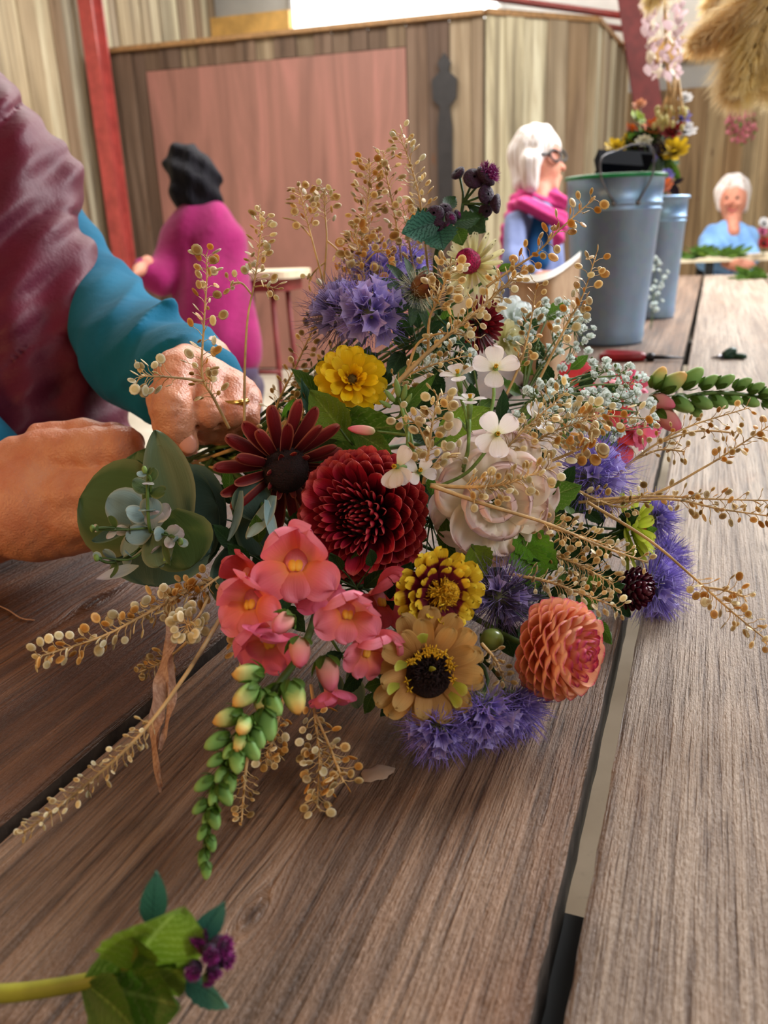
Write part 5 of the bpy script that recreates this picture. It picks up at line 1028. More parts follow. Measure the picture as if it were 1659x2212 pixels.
# ---- lime flower and black cherry dahlia on the right
h = head('lime_zinnia', 'acid lime zinnia seen edge on at the right of the bouquet', 'zinnia', 1365, 1140, .565, (.93, .1, .25)); R = M(92, .565)
lz = [petal('petal', R * .9, R * .36, limep, 5, 6, .35, .68, .35, .8, .3, 0, .05, 3, .06, q) for q in range(3)]
for k, (n, tl) in enumerate(((13, -.15), (12, .15), (10, .5))): ring(h, lz, n, R * .1, -.003 + .002 * k, tl, k * .2, .1, 1 - .12 * k)
link('disc', MB().ell((0, 0, .008), (R * .22, R * .22, R * .2)).mesh('disc', plain('rusty red disc', (150, 60, 40), .7, .2, 500)), h); autostem(h)
h = head('black_cherry_dahlia', 'glossy black cherry pompon dahlia at the right edge near the plank gap', 'dahlia', 1365, 1270, .535, (.62, -.15, .7)); R = M(64, .535)
link('core', MB().ell((0, 0, 0), (R * .6, R * .6, R * .5), None, 16, 10).mesh('core', blackb), h); bc = petal('petal', R * .42, R * .36, blackb, 5, 5, .5, .62, .4, 2.2, .9, 0)
for i in range(70):
    th = 2.0 * ((i + .5) / 70) ** .6; ph = i * 2.4; link('petal', bc, h, (math.sin(th) * math.cos(ph) * R * .5, math.sin(th) * math.sin(ph) * R * .5, math.cos(th) * R * .42), Rz(ph - math.pi / 2) @ Rx(math.pi / 2 - th * .85 + .1), .9)
autostem(h)
# ---- round green bud
h = head('round_bud', 'round green and plum bud like a small berry beside the bicolour zinnia', 'flower bud', 1062, 1383, .44, (.3, .3, .9)); R = M(26, .44)
link('globe', MB().ell((0, 0, 0), (R, R, R * 1.12), None, 18, 12).mesh('globe', petalmat('green plum skin', [(0, (112, 128, 60)), (.5, (120, 132, 64)), (1, (96, 60, 62))], .25, .05, .4, .6)), h); ring(h, petal('sepal', R * 1.1, R * .7, leafg, 4, 5, .5, .5, .6, 1.5, -.6), 5, R * .2, -R * .95, .9, 0, .1, 1, 'sepal'); autostem(h, .0015)
# ---- white four-petalled radish flowers
WP = [petal('petal', 1.0, .82, whit, 6, 7, .18, .72, .35, .35, -.4, .3, .05, 4, .05, q) for q in range(3)]
def radish(label, px, py, d, face, spx, angs=(.6, 2.2, 3.9, 5.2), st=None):
    h = head('radish_flower', label, 'flower', px, py, d, face, 'white four-petalled flowers'); s = M(spx, d)
    for i, a in enumerate(angs): link('petal', WP[i % 3], h, (.0009 * math.cos(a), .0009 * math.sin(a), 0), Rz(a - math.pi / 2) @ Rx(.12 + J(.15)), s * (1 + J(.06)))
    link('calyx', MB().tube([(0, 0, -.011), (0, 0, -.004), (0, 0, .0015)], [.0013, .0019, .0014], 8).mesh('calyx', budg), h)
    sm2 = MB()
    for k in range(6): a = k * 1.05; sm2.tube([(0, 0, 0), (.001 * math.cos(a), .001 * math.sin(a), .004)], [.0003, .0005], 4)
    o = link('stamens', sm2.mesh('stamens', disc_y), h); o['kind'] = 'stuff'
    c = h.matrix_basis @ Vector((0, 0, -.011)); pts = [c] + [at(*q) for q in (st or [(px - 15, py + 60, d + .01)])]; stem(h, pts, .0011, budg, 'stem', 6, .9); return h
radish('uppermost fully open white cross-shaped flower, above the sprays', 1070, 797, .475, (0, .35, .9), 50, (.25, 2.95, 4.55, 1.6), [(1066, 860, .48), (1050, 930, .48), (1020, 1000, .48)])
radish('white cross-shaped flower lying over the top of the blush bloom', 1074, 938, .45, (.0, .0, 1), 52, (.75, 2.2, 3.75, 4.75), [(1060, 960, .46), (1010, 1020, .465), (950, 1050, .47)])
radish('white flower hanging in front of the red dahlia', 858, 1008, .445, (-.5, .0, .85), 48, (.9, 4.3, 4.9, 5.5), [(880, 985, .455), (880, 910, .47), (866, 870, .47)])
radish('small white flower at the upper right rim of the red dahlia', 905, 1020, .455, (.2, .3, .9), 34, (-.2, .9, 2.6, 4.0), [(895, 990, .46), (885, 930, .47)])
radish('white flower in profile with nodding petals above the seed pods', 990, 812, .48, (-.2, .9, .5), 40, (.4, 2.0, 3.3, 5.0), [(992, 850, .485), (1008, 900, .48), (1012, 960, .475), (1000, 1010, .47)])
radish('white flower seen from the side on a pale green tube', 1015, 866, .47, (.0, .95, .35), 38, (.3, 1.6, 3.0, 4.6), [(1014, 920, .47), (1010, 980, .47), (1000, 1020, .472)])
radish('single loose white petals left of the cross-shaped flower', 968, 905, .47, (-.6, .1, .7), 44, (4.9, 5.6), [(990, 905, .475), (1010, 930, .48)])
radish('white flower partly hidden right of the cross-shaped flowers', 1158, 905, .50, (.5, .4, .7), 38, (1.2, 2.5, 4.4, 5.4), [(1140, 950, .51), (1090, 1010, .52)])
h = head('radish_bud_stem', 'pale green bud stem with one pinkish bud left of the white flowers', 'flower bud', 866, 870, .47, (0, 0, 1))
stem(h, [(895, 1010, .468), (884, 960, .468), (873, 905, .468), (862, 860, .468)], .0014, budg); BUR = bulb('bud', 1, .42, budg)
for (x, y, dx, dy, s, k) in ((862, 858, -.2, 1, 40, 0), (870, 866, .2, 1, 36, 0), (852, 868, -.6, .7, 34, 0), (874, 876, .5, .8, 30, 0), (845, 880, -.8, .4, 30, 0), (810, 932, -1, .08, 60, 1)):
    y_ = vd(dx, dy, .3); z_ = (-FW - y_ * (-FW).dot(y_)).normalized(); link('bud', BUR if not k else bulb('bud', 1, .42, bud_p), h, L_(h, at(x, y, .466)), h.matrix_basis.to_3x3().inverted() @ Matrix((y_.cross(z_), y_, z_)).transposed(), M(s, .466))
stem(h, [(880, 940, .468), (850, 936, .467), (815, 932, .466)], .001, budg, 'pedicel')
# ---- eucalyptus
t = thing('eucalyptus', 'eucalyptus tip with big round grey green leaves and small silvery ones before the hands', 'eucalyptus', at(310, 1110, .50))
RL = {m_.name: [petal('leaf', 1.0, .95, m_, 8, 9, .35, .52, .5, .35 if q else -.3, .25, -.1, .03, 3, 0, q) for q in range(2)] for m_ in (euc, eucb, eucg, eucd, eucp)}
def rleaf(a, b_, d1, d2, mat, wr=1.0, roll=0, q=0):
    A_ = at(a[0], a[1], d1); B_ = at(b_[0], b_[1], d2); y = B_ - A_; Ln = y.length; y.normalize(); z = (-FW - y * (-FW).dot(y)).normalized(); z = Matrix.Rotation(roll, 3, y) @ z
    return link('leaf', RL[mat.name][q], t, A_ - t.location, Matrix((y.cross(z), y, z)).transposed(), (Ln * wr, Ln, Ln))
rleaf((340, 1120), (175, 1075), .512, .52, eucg, 1.3, .1); rleaf((350, 1120), (300, 975), .515, .525, eucg, 1.35, -.2, 1); rleaf((345, 1120), (470, 1090), .522, .53, eucd, 1.9, .0); rleaf((350, 1130), (340, 1268), .52, .51, eucd, 1.7, .1, 1)
rleaf((345, 1120), (490, 1120), .525, .54, eucd, 1.75, .2); rleaf((360, 1110), (415, 1225), .492, .486, eucg, 1.25, .1); rleaf((360, 1120), (455, 1195), .508, .51, eucd, .9, 0, 1)
rleaf((318, 1120), (232, 1075), .490, .483, eucb, 1.0, .15); rleaf((310, 1140), (270, 1205), .492, .488, eucb, .9, .5, 1); rleaf((326, 1145), (272, 1165), .476, .47, eucb, .9, .1, 1); rleaf((322, 1120), (330, 1075), .474, .470, eucb, 1.1, .1)
rleaf((330, 1148), (345, 1225), .476, .468, euc, .95, .1); rleaf((300, 1110), (200, 1170), .50, .50, eucd, .5, .8)
def twig(pts, sizes, mats):
    C = curve_pts([at(*p) for p in pts], 6); link('twig', MB().tube([p - t.location for p in C], [.0009] * (len(C) - 1) + [.0005], 5).mesh('twig', stemg), t); n = len(sizes)
    for i in range(n):
        k = int((i + .6) / n * (len(C) - 1)); p = C[k]; tn = (C[min(k + 1, len(C) - 1)] - C[k - 1]).normalized(); sd = tn.cross(-FW).normalized(); q = Matrix.Rotation(i * 1.45 + .3, 3, tn) @ sd
        for s_ in (-1, 1):
            y = (q * s_ + tn * .35 - FW * .35).normalized(); z = (tn * .7 - FW * .7); z = (z - y * z.dot(y)).normalized(); Ln = M(sizes[i] * random.uniform(.85, 1.15), .47)
            link('leaf', RL[random.choice(mats).name][0], t, p - t.location, Matrix((y.cross(z), y, z)).transposed(), (Ln * .85, Ln, Ln))
    link('tip_bud', MB().ell(C[-1] - t.location, (.0016, .0016, .0024), None, 8, 6).mesh('tip_bud', budg), t)
twig([(325, 1130, .485), (322, 1085, .475), (326, 1040, .466), (312, 1015, .46)], (52, 44, 46, 34, 22), [eucp, eucb, eucp, eucg])
twig([(325, 1140, .485), (352, 1150, .474), (372, 1158, .468), (390, 1170, .464)], (50, 44, 34, 24), [eucb, eucb, eucp])
twig([(325, 1140, .488), (285, 1145, .478), (240, 1140, .468), (200, 1142, .464)], (46, 30, 30, 22), [eucb, eucg, eucp])
twig([(330, 1150, .488), (290, 1195, .48), (240, 1215, .472), (208, 1205, .466)], (44, 30, 34, 24), [eucb, eucp, eucg])
twig([(335, 1150, .485), (345, 1190, .476), (358, 1210, .470)], (42, 30, 22), [euc, eucg, eucp])
leaf('leaf', '', (300, 1222, .474), (204, 1252, .466), eucp, .3, 0, .4, .3, parent=t); leaf('leaf', '', (395, 1140, .508), (336, 928, .520), euc, .52, 0, -.2, .3, parent=t, vm=.4, tip=.8, w0=.5); leaf('leaf', '', (352, 1172, .468), (368, 1222, .462), eucg, .35, 0, .4, .3, parent=t)
stem(t, [BND, (420, 1040, .56), (350, 1120, .51), (325, 1148, .475), (318, 1060, .468), (320, 1020, .466)], .0016, stemg, 'stem', 6, .5)
stem(t, [(350, 1140, .48), (290, 1205, .475), (215, 1205, .468)], .0009, stemg, 'twig'); stem(t, [(322, 1140, .475), (260, 1145, .468), (205, 1145, .466)], .0007, stemg, 'twig'); stem(t, [(325, 1148, .475), (365, 1158, .468), (392, 1168, .466)], .0007, stemg, 'twig')
t = thing('eucalyptus', 'second eucalyptus tip with folded blue grey leaves left of the red dahlia', 'eucalyptus', at(550, 1100, .50))
rleaf((560, 1120), (530, 1042), .515, .51, eucd, 1.15, .4); rleaf((590, 1070), (535, 1165), .50, .485, eucb, .5, .7); rleaf((575, 1080), (590, 1170), .495, .485, eucb, .35, -.9, 1); rleaf((520, 1060), (495, 1170), .505, .50, eucb, .4, .9); rleaf((530, 1100), (560, 1200), .52, .52, eucd, .8, 0); rleaf((500, 1180), (470, 1280), .52, .515, eucd, .6, .2, 1)
stem(t, [BND, (540, 1020, .57), (565, 1080, .52), (560, 1140, .50)], .0016)
t = thing('eucalyptus', 'low eucalyptus leaves tucked under the coral snapdragon', 'eucalyptus', at(770, 1490, .47))
rleaf((755, 1450), (775, 1530), .47, .462, eucd, .6, .3); rleaf((700, 1440), (730, 1515), .475, .468, eucd, .7, -.3, 1); rleaf((450, 1260), (505, 1315), .50, .495, eucd, .6, .4); rleaf((480, 1240), (530, 1330), .49, .48, eucd, .35, .6); stem(t, [BND, (600, 1200, .56), (760, 1450, .48)], .0015)
# ---- gypsophila
GV = []; 
def gypmesh():
    v = []; f = []; uv = []
    for k in range(9):
        a = k * 2.4; tl = .25 + .13 * k; R_ = Rz(a) @ Rx(tl)
        q = [(-.08, 0, 0), (.08, 0, 0), (-.26, .42, .05), (.26, .42, .05), (-.12, .56, .0), (.12, .56, .10)]
        n0 = len(v); v += [R_ @ Vector(p) for p in q]; uv += [(0, p[1]) for p in q]; f += [(n0, n0 + 1, n0 + 3, n0 + 2), (n0 + 2, n0 + 3, n0 + 5, n0 + 4)]
    return mk('floret', v, f, gyp, False, uv)
GM = gypmesh()
def gypso(label, base, cx, cy, rx, ry, d, n, size=20, gdep=.03):
    t = thing('gypsophila', label, 'gypsophila', at(*base)); mb = MB(); B0 = at(*base); nb = max(3, n // 7); hubs = []
    for i in range(nb):
        a = 2 * math.pi * i / nb + J(.4); e = at(cx + rx * .55 * math.cos(a), cy + ry * .55 * math.sin(a), d + J(gdep * .6)); m_ = B0.lerp(e, .55) + UP * .006; C = curve_pts([B0, m_, e], 5); mb.tube([p - B0 for p in C], [.0008] * (len(C) - 1) + [.0005], 4, False); hubs.append(e)
    for i in range(n):
        r_ = math.sqrt(random.random()); a = random.uniform(0, 2 * math.pi); p = at(cx + rx * r_ * math.cos(a), cy + ry * r_ * math.sin(a), d + J(gdep)); hb_ = min(hubs, key=lambda q: (q - p).length)
        mid = hb_.lerp(p, .5) + Vector((J(.003), J(.003), J(.003))); mb.tube([hb_ - B0, mid - B0, p - B0], [.00042, .0003, .00028], 3, False)
        if i % 2: e2 = mid + Vector((J(.008), J(.008), random.uniform(0, .009))); mb.tube([mid - B0, e2 - B0], .00025, 3, False); mb.ell(e2 - B0, (.0011, .0011, .0014), None, 5, 4)
        link('floret', GM, t, p - B0, frame(vd(J(.8), .3 + J(.6), .8)), M(size, d) * random.uniform(.7, 1.15))
    link('sprays', mb.mesh('sprays', plain('thin green spray', (96, 116, 66), .6)), t); return t
gypso('white gypsophila spray nearest the tall bucket, at the back', (1130, 860, .60), 1190, 725, 95, 75, .62, 60, 22)
gypso('white gypsophila spray reaching over the coral flowers on the right', (1150, 880, .56), 1300, 832, 100, 52, .58, 50, 24)
gypso('white gypsophila spray around the right hand coral petals', (1150, 920, .55), 1330, 900, 90, 60, .56, 34, 24)
gypso('white gypsophila spray in front of the burgundy double flower', (1040, 900, .56), 975, 765, 70, 45, .56, 26, 22)
gypso('white gypsophila spray among the pale pods in the centre right', (1100, 960, .53), 1190, 880, 80, 60, .53, 36, 22)
# ---- single leaves
LV = [('broad toothed yellow green leaf under the yellow zinnia', (752, 950, .53), (668, 842, .52), leafl, .62, .05, -.2), ('darker toothed leaf spreading right under the yellow zinnia', (700, 940, .54), (872, 920, .525), leafg, .62, .05, .3), ('leaf hanging below the yellow zinnia towards the red dahlia', (760, 930, .53), (850, 985, .515), leafg, .5, .04, .2),
      ('narrow pointed bright leaf right of the yellow zinnia', (862, 900, .52), (945, 805, .515), leafg, .30, .02, .6), ('dark green leaf edge left of the yellow zinnia', (690, 930, .55), (650, 815, .55), leafb, .28, .03, .6), ('tiny green leaf between ringed hand and yellow zinnia', (610, 905, .56), (636, 860, .555), leafbr, .34, 0, .2),
      ('toothed green leaf right of the blush bloom', (1150, 1090, .50), (1258, 1048, .49), leafg, .62, .06, .3), ('second leaf under the toothed one by the blush bloom', (1150, 1120, .50), (1225, 1125, .49), leafg, .6, .07, .4), ('bright lime green ragged leaf above the apricot dahlia', (1130, 1170, .485), (1160, 1275, .465), leafbr, .68, .1, .1), ('bright green ragged leaf left of the dense pods', (1110, 1140, .49), (1205, 1230, .47), leafbr, .55, .1, -.2),
      ('yellow green curled leaf between blush bloom and bicolour zinnia', (1020, 1180, .475), (1052, 1245, .46), leafl, .8, .06, .2), ('dark leaf left of the black cherry dahlia', (1260, 1280, .52), (1352, 1262, .505), leafd, .55, .03, .3), ('green leaf curling over the plank gap by the apricot dahlia', (1290, 1340, .475), (1322, 1392, .46), leafg, .5, .03, .9), ('dark leaf under the blush bloom', (1090, 1180, .50), (1010, 1200, .495), leafd, .6, .05, 0),
      ('lime green broad leaf behind the white flower stems', (940, 960, .51), (1060, 880, .51), leafl, .6, .04, .2), ('small green leaf on the wiry stem by the pink scarf', (1075, 585, .58), (1105, 570, .575), leafg, .5, .04, .2), ('drooping hairy leaf right of the lilac flowers', (950, 690, .57), (1030, 770, .565), leafb, .22, .02, .3), ('small dark leaf left of the lilac flowers', (740, 640, .60), (698, 625, .60), leafg, .5, .05, .1),
      ('green leaf under the hairy bud', (900, 740, .58), (960, 690, .58), leafd, .4, .04, .1), ('dark leaf behind the small coral petals', (1180, 690, .66), (1230, 650, .66), leafg, .6, .04, 0), ('dark leaf right of the pale lime flower', (1120, 720, .64), (1170, 690, .64), leafd, .6, .04, 0), ('dark leaf above the red dahlia', (690, 960, .54), (740, 920, .53), leafd, .5, .03, .3), ('broad lower leaf under the bicolour zinnia', (1080, 1340, .47), (1110, 1420, .455), leafd, .6, .04, .3)]
for (lab, a, b_, m_, W_, se, ro) in LV: leaf('leaf', lab, a, b_, m_, W_, se, ro)
# ---- leafy stems filling the heart of the bouquet
def leafy(label, cx, cy, d, rx, ry, n, mats, spx=70):
    t = thing('leafy_stem', label, 'greenery', at(cx, cy, d)); L0 = t.location; stem(t, [BND, BND.lerp(L0, .5) + FW * .01, L0], .0018, stemd)
    for i in range(n):
        a = i * 2.4; r_ = math.sqrt((i + .5) / n); px = cx + rx * r_ * math.cos(a); py = cy + ry * r_ * math.sin(a); dd = d + J(.018)
        leaf('leaf', '', (px, py, dd), (px + spx * math.cos(a + J(.9)), py + spx * math.sin(a + J(.9)), dd - .012), random.choice(mats), .5, .05, J(.6), parent=t)
        q = at(px, py, dd); stem(t, [L0, L0.lerp(q, .5) - FW * -.006, q], .0008, stemd, 'twig', 4)
dk = [leafd, leafd, leafd, leafg]
leafy('dark leafy stem behind the maroon daisy and red dahlia', 660, 1060, .56, 90, 130, 16, dk); leafy('dark leafy stem behind the yellow zinnia', 790, 900, .58, 120, 90, 16, dk); leafy('dark leafy stem behind the blush bloom', 1040, 1000, .56, 130, 130, 18, dk)
leafy('dark leafy stem behind the bicolour zinnia', 960, 1230, .51, 130, 110, 18, dk); leafy('dark leafy stem at the bottom under the buff zinnia', 880, 1480, .45, 90, 50, 12, dk, 50); leafy('dark leafy stem between the coral snapdragon and the zinnias', 800, 1380, .465, 80, 100, 14, dk, 60)
leafy('dark leafy stem behind the apricot dahlia', 1170, 1290, .50, 90, 90, 14, dk, 60); leafy('dark leafy stem beneath the violet tufts on the right', 1290, 1180, .57, 80, 110, 14, dk, 60); leafy('dark leafy stem behind the coral snapdragon', 590, 1230, .51, 90, 90, 14, dk, 60)
leafy('dark leafy stem filling right of the eucalyptus before the maroon daisy', 510, 1130, .56, 50, 90, 12, dk, 60); leafy('dark leafy stem filling under the lilac flowers by the burgundy flower', 990, 740, .61, 70, 50, 12, dk, 50); leafy('dark leafy stem filling beneath the dense brown pods', 1240, 1220, .545, 80, 60, 12, dk, 50)
leafy('dark leafy stem filling between snapdragon and red dahlia', 770, 1270, .475, 90, 60, 14, dk, 60); leafy('dark leafy stem filling between red dahlia and blush bloom', 930, 1120, .515, 50, 110, 12, dk, 60); leafy('dark leafy stem filling behind the toothed leaf', 1180, 1120, .535, 90, 80, 14, dk, 60)
leafy('dark leafy stem under the hairy bud', 900, 740, .60, 120, 80, 16, dk, 60); leafy('mid green leafy stem under the gypsophila', 1190, 860, .62, 130, 90, 18, [leafg, leafd, leafl], 50); leafy('green leafy stem behind the lilac flowers', 830, 650, .63, 70, 60, 12, dk, 50)
# ================================================================== DRIED SEED STEMS
sprig('upright dried seed stem in front of the ringed hand', [(495, 925, .545), (462, 860, .53), (437, 810, .52), (441, 700, .515), (447, 600, .51), (446, 548, .51)], 50, 21, 34, 'ttwo', .18, .3)
sprig('short dried stem with a ball of golden pods across the hand', [(437, 823, .52), (370, 815, .512), (300, 812, .505)], 20, 21, 34, 'twww', .35, .1, 1.6)
sprig('tall thin dried stem left of the magenta jumper hem', [(528, 930, .57), (529, 800, .565), (535, 690, .56), (548, 620, .56), (560, 540, .555), (567, 460, .55)], 42, 16, 22, 'ttww', .62, .35, branches=((.55, 500, 612, .555, 5), (.6, 590, 622, .555, 9)))
sprig('dried stem with a bushy head, leftmost of the tall pair before the door', [(712, 720, .60), (700, 620, .60), (680, 540, .595), (662, 470, .59), (645, 405, .585)], 30, 16, 24, 'ottt', .62, .3, 1.4, ((.6, 610, 470, .59, 0),))
sprig('dried stem with a bushy head, right of the tall pair before the door', [(690, 720, .61), (700, 600, .605), (706, 520, .60), (702, 455, .60), (700, 410, .595)], 26, 15, 24, 'twwt', .62, .3, 1.4, ((.35, 668, 600, .60, 5), (.5, 745, 560, .60, 5)))
sprig('dense tawny dried stem with curving head left of the topmost one', [(740, 720, .60), (762, 600, .595), (785, 500, .59), (797, 420, .585), (800, 352, .58)], 95, 15, 36, 'ttog', .3, .5)
sprig('dried stem leaning left behind the dense tawny one', [(860, 680, .62), (866, 560, .61), (850, 450, .605), (835, 380, .60), (828, 325, .60)], 46, 14, 30, 'ttwg', .3, .6)
sprig('topmost dried stem with narrow upturned pods', [(930, 640, .61), (916, 500, .60), (905, 420, .595), (885, 350, .59), (863, 290, .585)], 46, 17, 30, 'wtwt', .3, .8, face=.2)
sprig('cluster of round orange pods above the lilac flowers', [(800, 700, .60), (790, 620, .58), (780, 560, .575), (765, 500, .57)], 42, 20, 34, 'oott', .3, .05, branches=((.6, 840, 540, .57, 14),), face=1.2)
sprig('loose dried stem behind the round orange pods', [(735, 700, .61), (748, 640, .605), (768, 580, .60), (800, 480, .60)], 36, 14, 40, 'ttog', .1, .5)
sprig('small dried stem with mixed pods left of the plum buttons', [(905, 640, .60), (890, 560, .595), (880, 500, .59), (872, 450, .59)], 34, 15, 30, 'otw', .2, .3)
sprig('olive dried stem rising from the hand to the lilac flowers', [(575, 940, .60), (605, 860, .595), (640, 790, .59), (672, 720, .585), (690, 680, .585)], 56, 15, 26, 'ggtt', .12, .6)
sprig('second olive dried stem just right of the ringed hand', [(590, 960, .59), (640, 880, .59), (690, 800, .585), (730, 745, .58)], 40, 15, 24, 'ggtt', .1, .6)
sprig('small dried spray above the maroon daisy', [(640, 960, .56), (650, 910, .555), (662, 868, .555)], 18, 13, 22, 'tgw', .2, .3)
sprig('dried stem crossing before the tall bucket rim', [(1050, 620, .565), (1100, 585, .56), (1160, 545, .555), (1215, 490, .55), (1285, 428, .545)], 34, 20, 28, 'oott', .25, .3)
sprig('dried stem standing before the middle of the tall bucket', [(1150, 850, .56), (1190, 770, .55), (1225, 700, .545), (1258, 640, .54), (1288, 550, .535)], 34, 19, 28, 'ttow', .35, .4)
sprig('dried stem left of the tall bucket, above the gypsophila', [(1080, 880, .56), (1118, 800, .555), (1142, 720, .55), (1160, 610, .545)], 28, 17, 24, 'ttog', .3, .5)
sprig('thick dried stem sweeping diagonally over the burgundy double flower', [(850, 835, .50), (920, 765, .50), (985, 710, .50), (1050, 655, .505), (1120, 590, .51)], 58, 19, 30, 'ttww', .42, .4, sr=.0017)
sprig('ball of pale gold pods over the cream daisy', [(925, 760, .52), (928, 690, .515), (950, 640, .51), (975, 570, .505)], 50, 19, 36, 'wttt', .42, .3, 1.2)
sprig('dried stem with wrinkled pods arching to the burgundy double flower', [(880, 800, .52), (905, 740, .515), (960, 720, .51), (1040, 730, .505)], 14, 18, 22, 'ttw', .3, .5)
sprig('cluster of big round pods between red dahlia and white flowers', [(915, 1045, .46), (925, 980, .455), (935, 910, .45), (950, 850, .45)], 38, 23, 36, 'twwt', .12, .1, branches=((.1, 990, 985, .455, 4), (.4, 880, 900, .45, 6)), face=1.1)
sprig('pale dried stem over the heart of the white sprays', [(960, 1050, .49), (1060, 1000, .485), (1130, 930, .48), (1220, 850, .48)], 60, 18, 38, 'wwtt', .3, .4)
sprig('dense pale pods right of the white cross-shaped flowers', [(1090, 1010, .50), (1150, 960, .495), (1200, 930, .49), (1290, 900, .485)], 62, 18, 44, 'wwto', .2, .4)
sprig('pale dried stem reaching to the coral petals on the right', [(1120, 930, .52), (1200, 905, .515), (1290, 898, .51), (1410, 905, .51)], 40, 19, 30, 'wwto', .3, .3)
sprig('group of round orange pods by the coral petals', [(1180, 1000, .50), (1240, 975, .495), (1290, 950, .49)], 22, 24, 26, 'ootw', .3, .0, face=1.3)
sprig('dense pale pods lying on the top of the blush bloom', [(930, 1048, .455), (1010, 1052, .45), (1090, 1045, .445), (1190, 1010, .445)], 62, 18, 36, 'wwtt', .3, .4, sr=.0014)
sprig('dried stem with straw pods between yellow zinnia and white flowers', [(830, 880, .53), (870, 820, .525), (930, 790, .52), (1000, 770, .52)], 36, 15, 30, 'ttwg', .2, .5)
sprig('fine dried stem fanning to the upper right over the table', [(1300, 1060, .56), (1380, 985, .55), (1480, 925, .545), (1620, 880, .54)], 34, 14, 24, 'ttot', .3, .5, branches=((.5, 1590, 935, .545, 12), (.3, 1480, 975, .545, 14)))
sprig('long dried stem rising to the right edge over the planks', [(1250, 1085, .53), (1400, 1070, .525), (1520, 1010, .52), (1600, 960, .52), (1690, 900, .515)], 34, 16, 22, 'oott', .55, .4)
sprig('level dried stem running to the right edge, upper of two', [(1270, 1080, .53), (1420, 1072, .52), (1540, 1078, .515), (1700, 1082, .51)], 36, 15, 24, 'ttot', .3, .5)
sprig('level dried stem running to the right edge, lower of two', [(1280, 1090, .535), (1440, 1078, .51), (1560, 1100, .505), (1700, 1120, .50)], 34, 16, 26, 'ottg', .35, .4)
sprig('dried stem drooping to the lower right over the far plank', [(1270, 1085, .50), (1400, 1165, .48), (1490, 1240, .47), (1580, 1320, .455), (1690, 1410, .445)], 46, 18, 28, 'ttow', .52, .4, branches=((.6, 1610, 1290, .455, 14),), mat=tanst)
sprig('dried stem from the red dahlia to the lime zinnia', [(930, 1048, .448), (1050, 1090, .45), (1180, 1130, .455), (1300, 1180, .46), (1400, 1215, .465)], 22, 15, 28, 'wtt', .45, .5, sr=.0014)
sprig('dense brown pods under the toothed leaf, upper row', [(1120, 1110, .49), (1190, 1140, .485), (1260, 1160, .48), (1345, 1190, .475)], 62, 16, 34, 'ttgw', .15, .6)
sprig('dense brown pods under the toothed leaf, lower row', [(1140, 1180, .485), (1200, 1200, .48), (1260, 1225, .475), (1325, 1262, .47)], 60, 16, 34, 'ttgw', .2, .6)
sprig('dried stem lying along the top of the apricot dahlia', [(1100, 1240, .465), (1180, 1255, .46), (1250, 1280, .455), (1340, 1315, .45)], 60, 16, 30, 'ttww', .15, .6)
sprig('short dried stem between buff zinnia and apricot dahlia', [(1040, 1390, .43), (1070, 1425, .425), (1090, 1470, .42)], 18, 16, 22, 'ggtt', .2, .6)
sprig('dried stem below the lime zinnia with purple behind', [(1230, 1050, .53), (1290, 1080, .525), (1350, 1095, .52), (1400, 1060, .52)], 40, 15, 30, 'ttwg', .1, .5)
sprig('large dried stem lying to the left across the plank gap', [(455, 1250, .50), (395, 1282, .475), (330, 1318, .46), (220, 1375, .445), (80, 1420, .43)], 74, 22, 30, 'wwto', .22, .15, 1.2, sr=.0015)
sprig('dried stem reaching the lower left corner over the plank gap', [(480, 1330, .44), (400, 1460, .40), (300, 1590, .378), (180, 1700, .368), (50, 1800, .362)], 70, 14, 26, 'wwtt', .42, .75, sr=.0013, face=.2)
sprig('tight rosette of pale pods beside the raffia strands', [(450, 1290, .48), (430, 1330, .45), (404, 1352, .428)], 34, 22, 30, 'www', .8, .0, .6, face=1.5)
sprig('brown pod cluster below the eucalyptus', [(500, 1230, .50), (460, 1255, .49), (420, 1285, .48), (395, 1272, .475)], 34, 18, 30, 'gooo', .25, .1)
sprig('dim pod cluster left of the raffia strands', [(430, 1360, .46), (390, 1400, .455), (350, 1430, .45), (310, 1450, .445)], 26, 17, 28, 'gtto', .45, .1)
sprig('curled pod rosette behind the green snapdragon tip', [(620, 1480, .44), (600, 1560, .42), (575, 1640, .405)], 40, 18, 28, 'wtoo', .35, .0, 1.3, face=1.2)
sprig('small dried stem hanging left of the green snapdragon tip', [(555, 1560, .42), (535, 1640, .405), (528, 1700, .395), (522, 1775, .385)], 26, 15, 24, 'gott', .42, .3)
sprig('large drooping dried stem below the coral snapdragon', [(672, 1480, .44), (682, 1560, .42), (690, 1640, .405), (685, 1745, .385)], 62, 20, 34, 'wtto', .15, .2, 1.2, branches=((.25, 742, 1690, .39, 24),))
sprig('few orange pods dangling left of the coral snapdragon', [(520, 1280, .475), (515, 1360, .46), (520, 1450, .44)], 16, 20, 20, 'ooo', .3, .0)
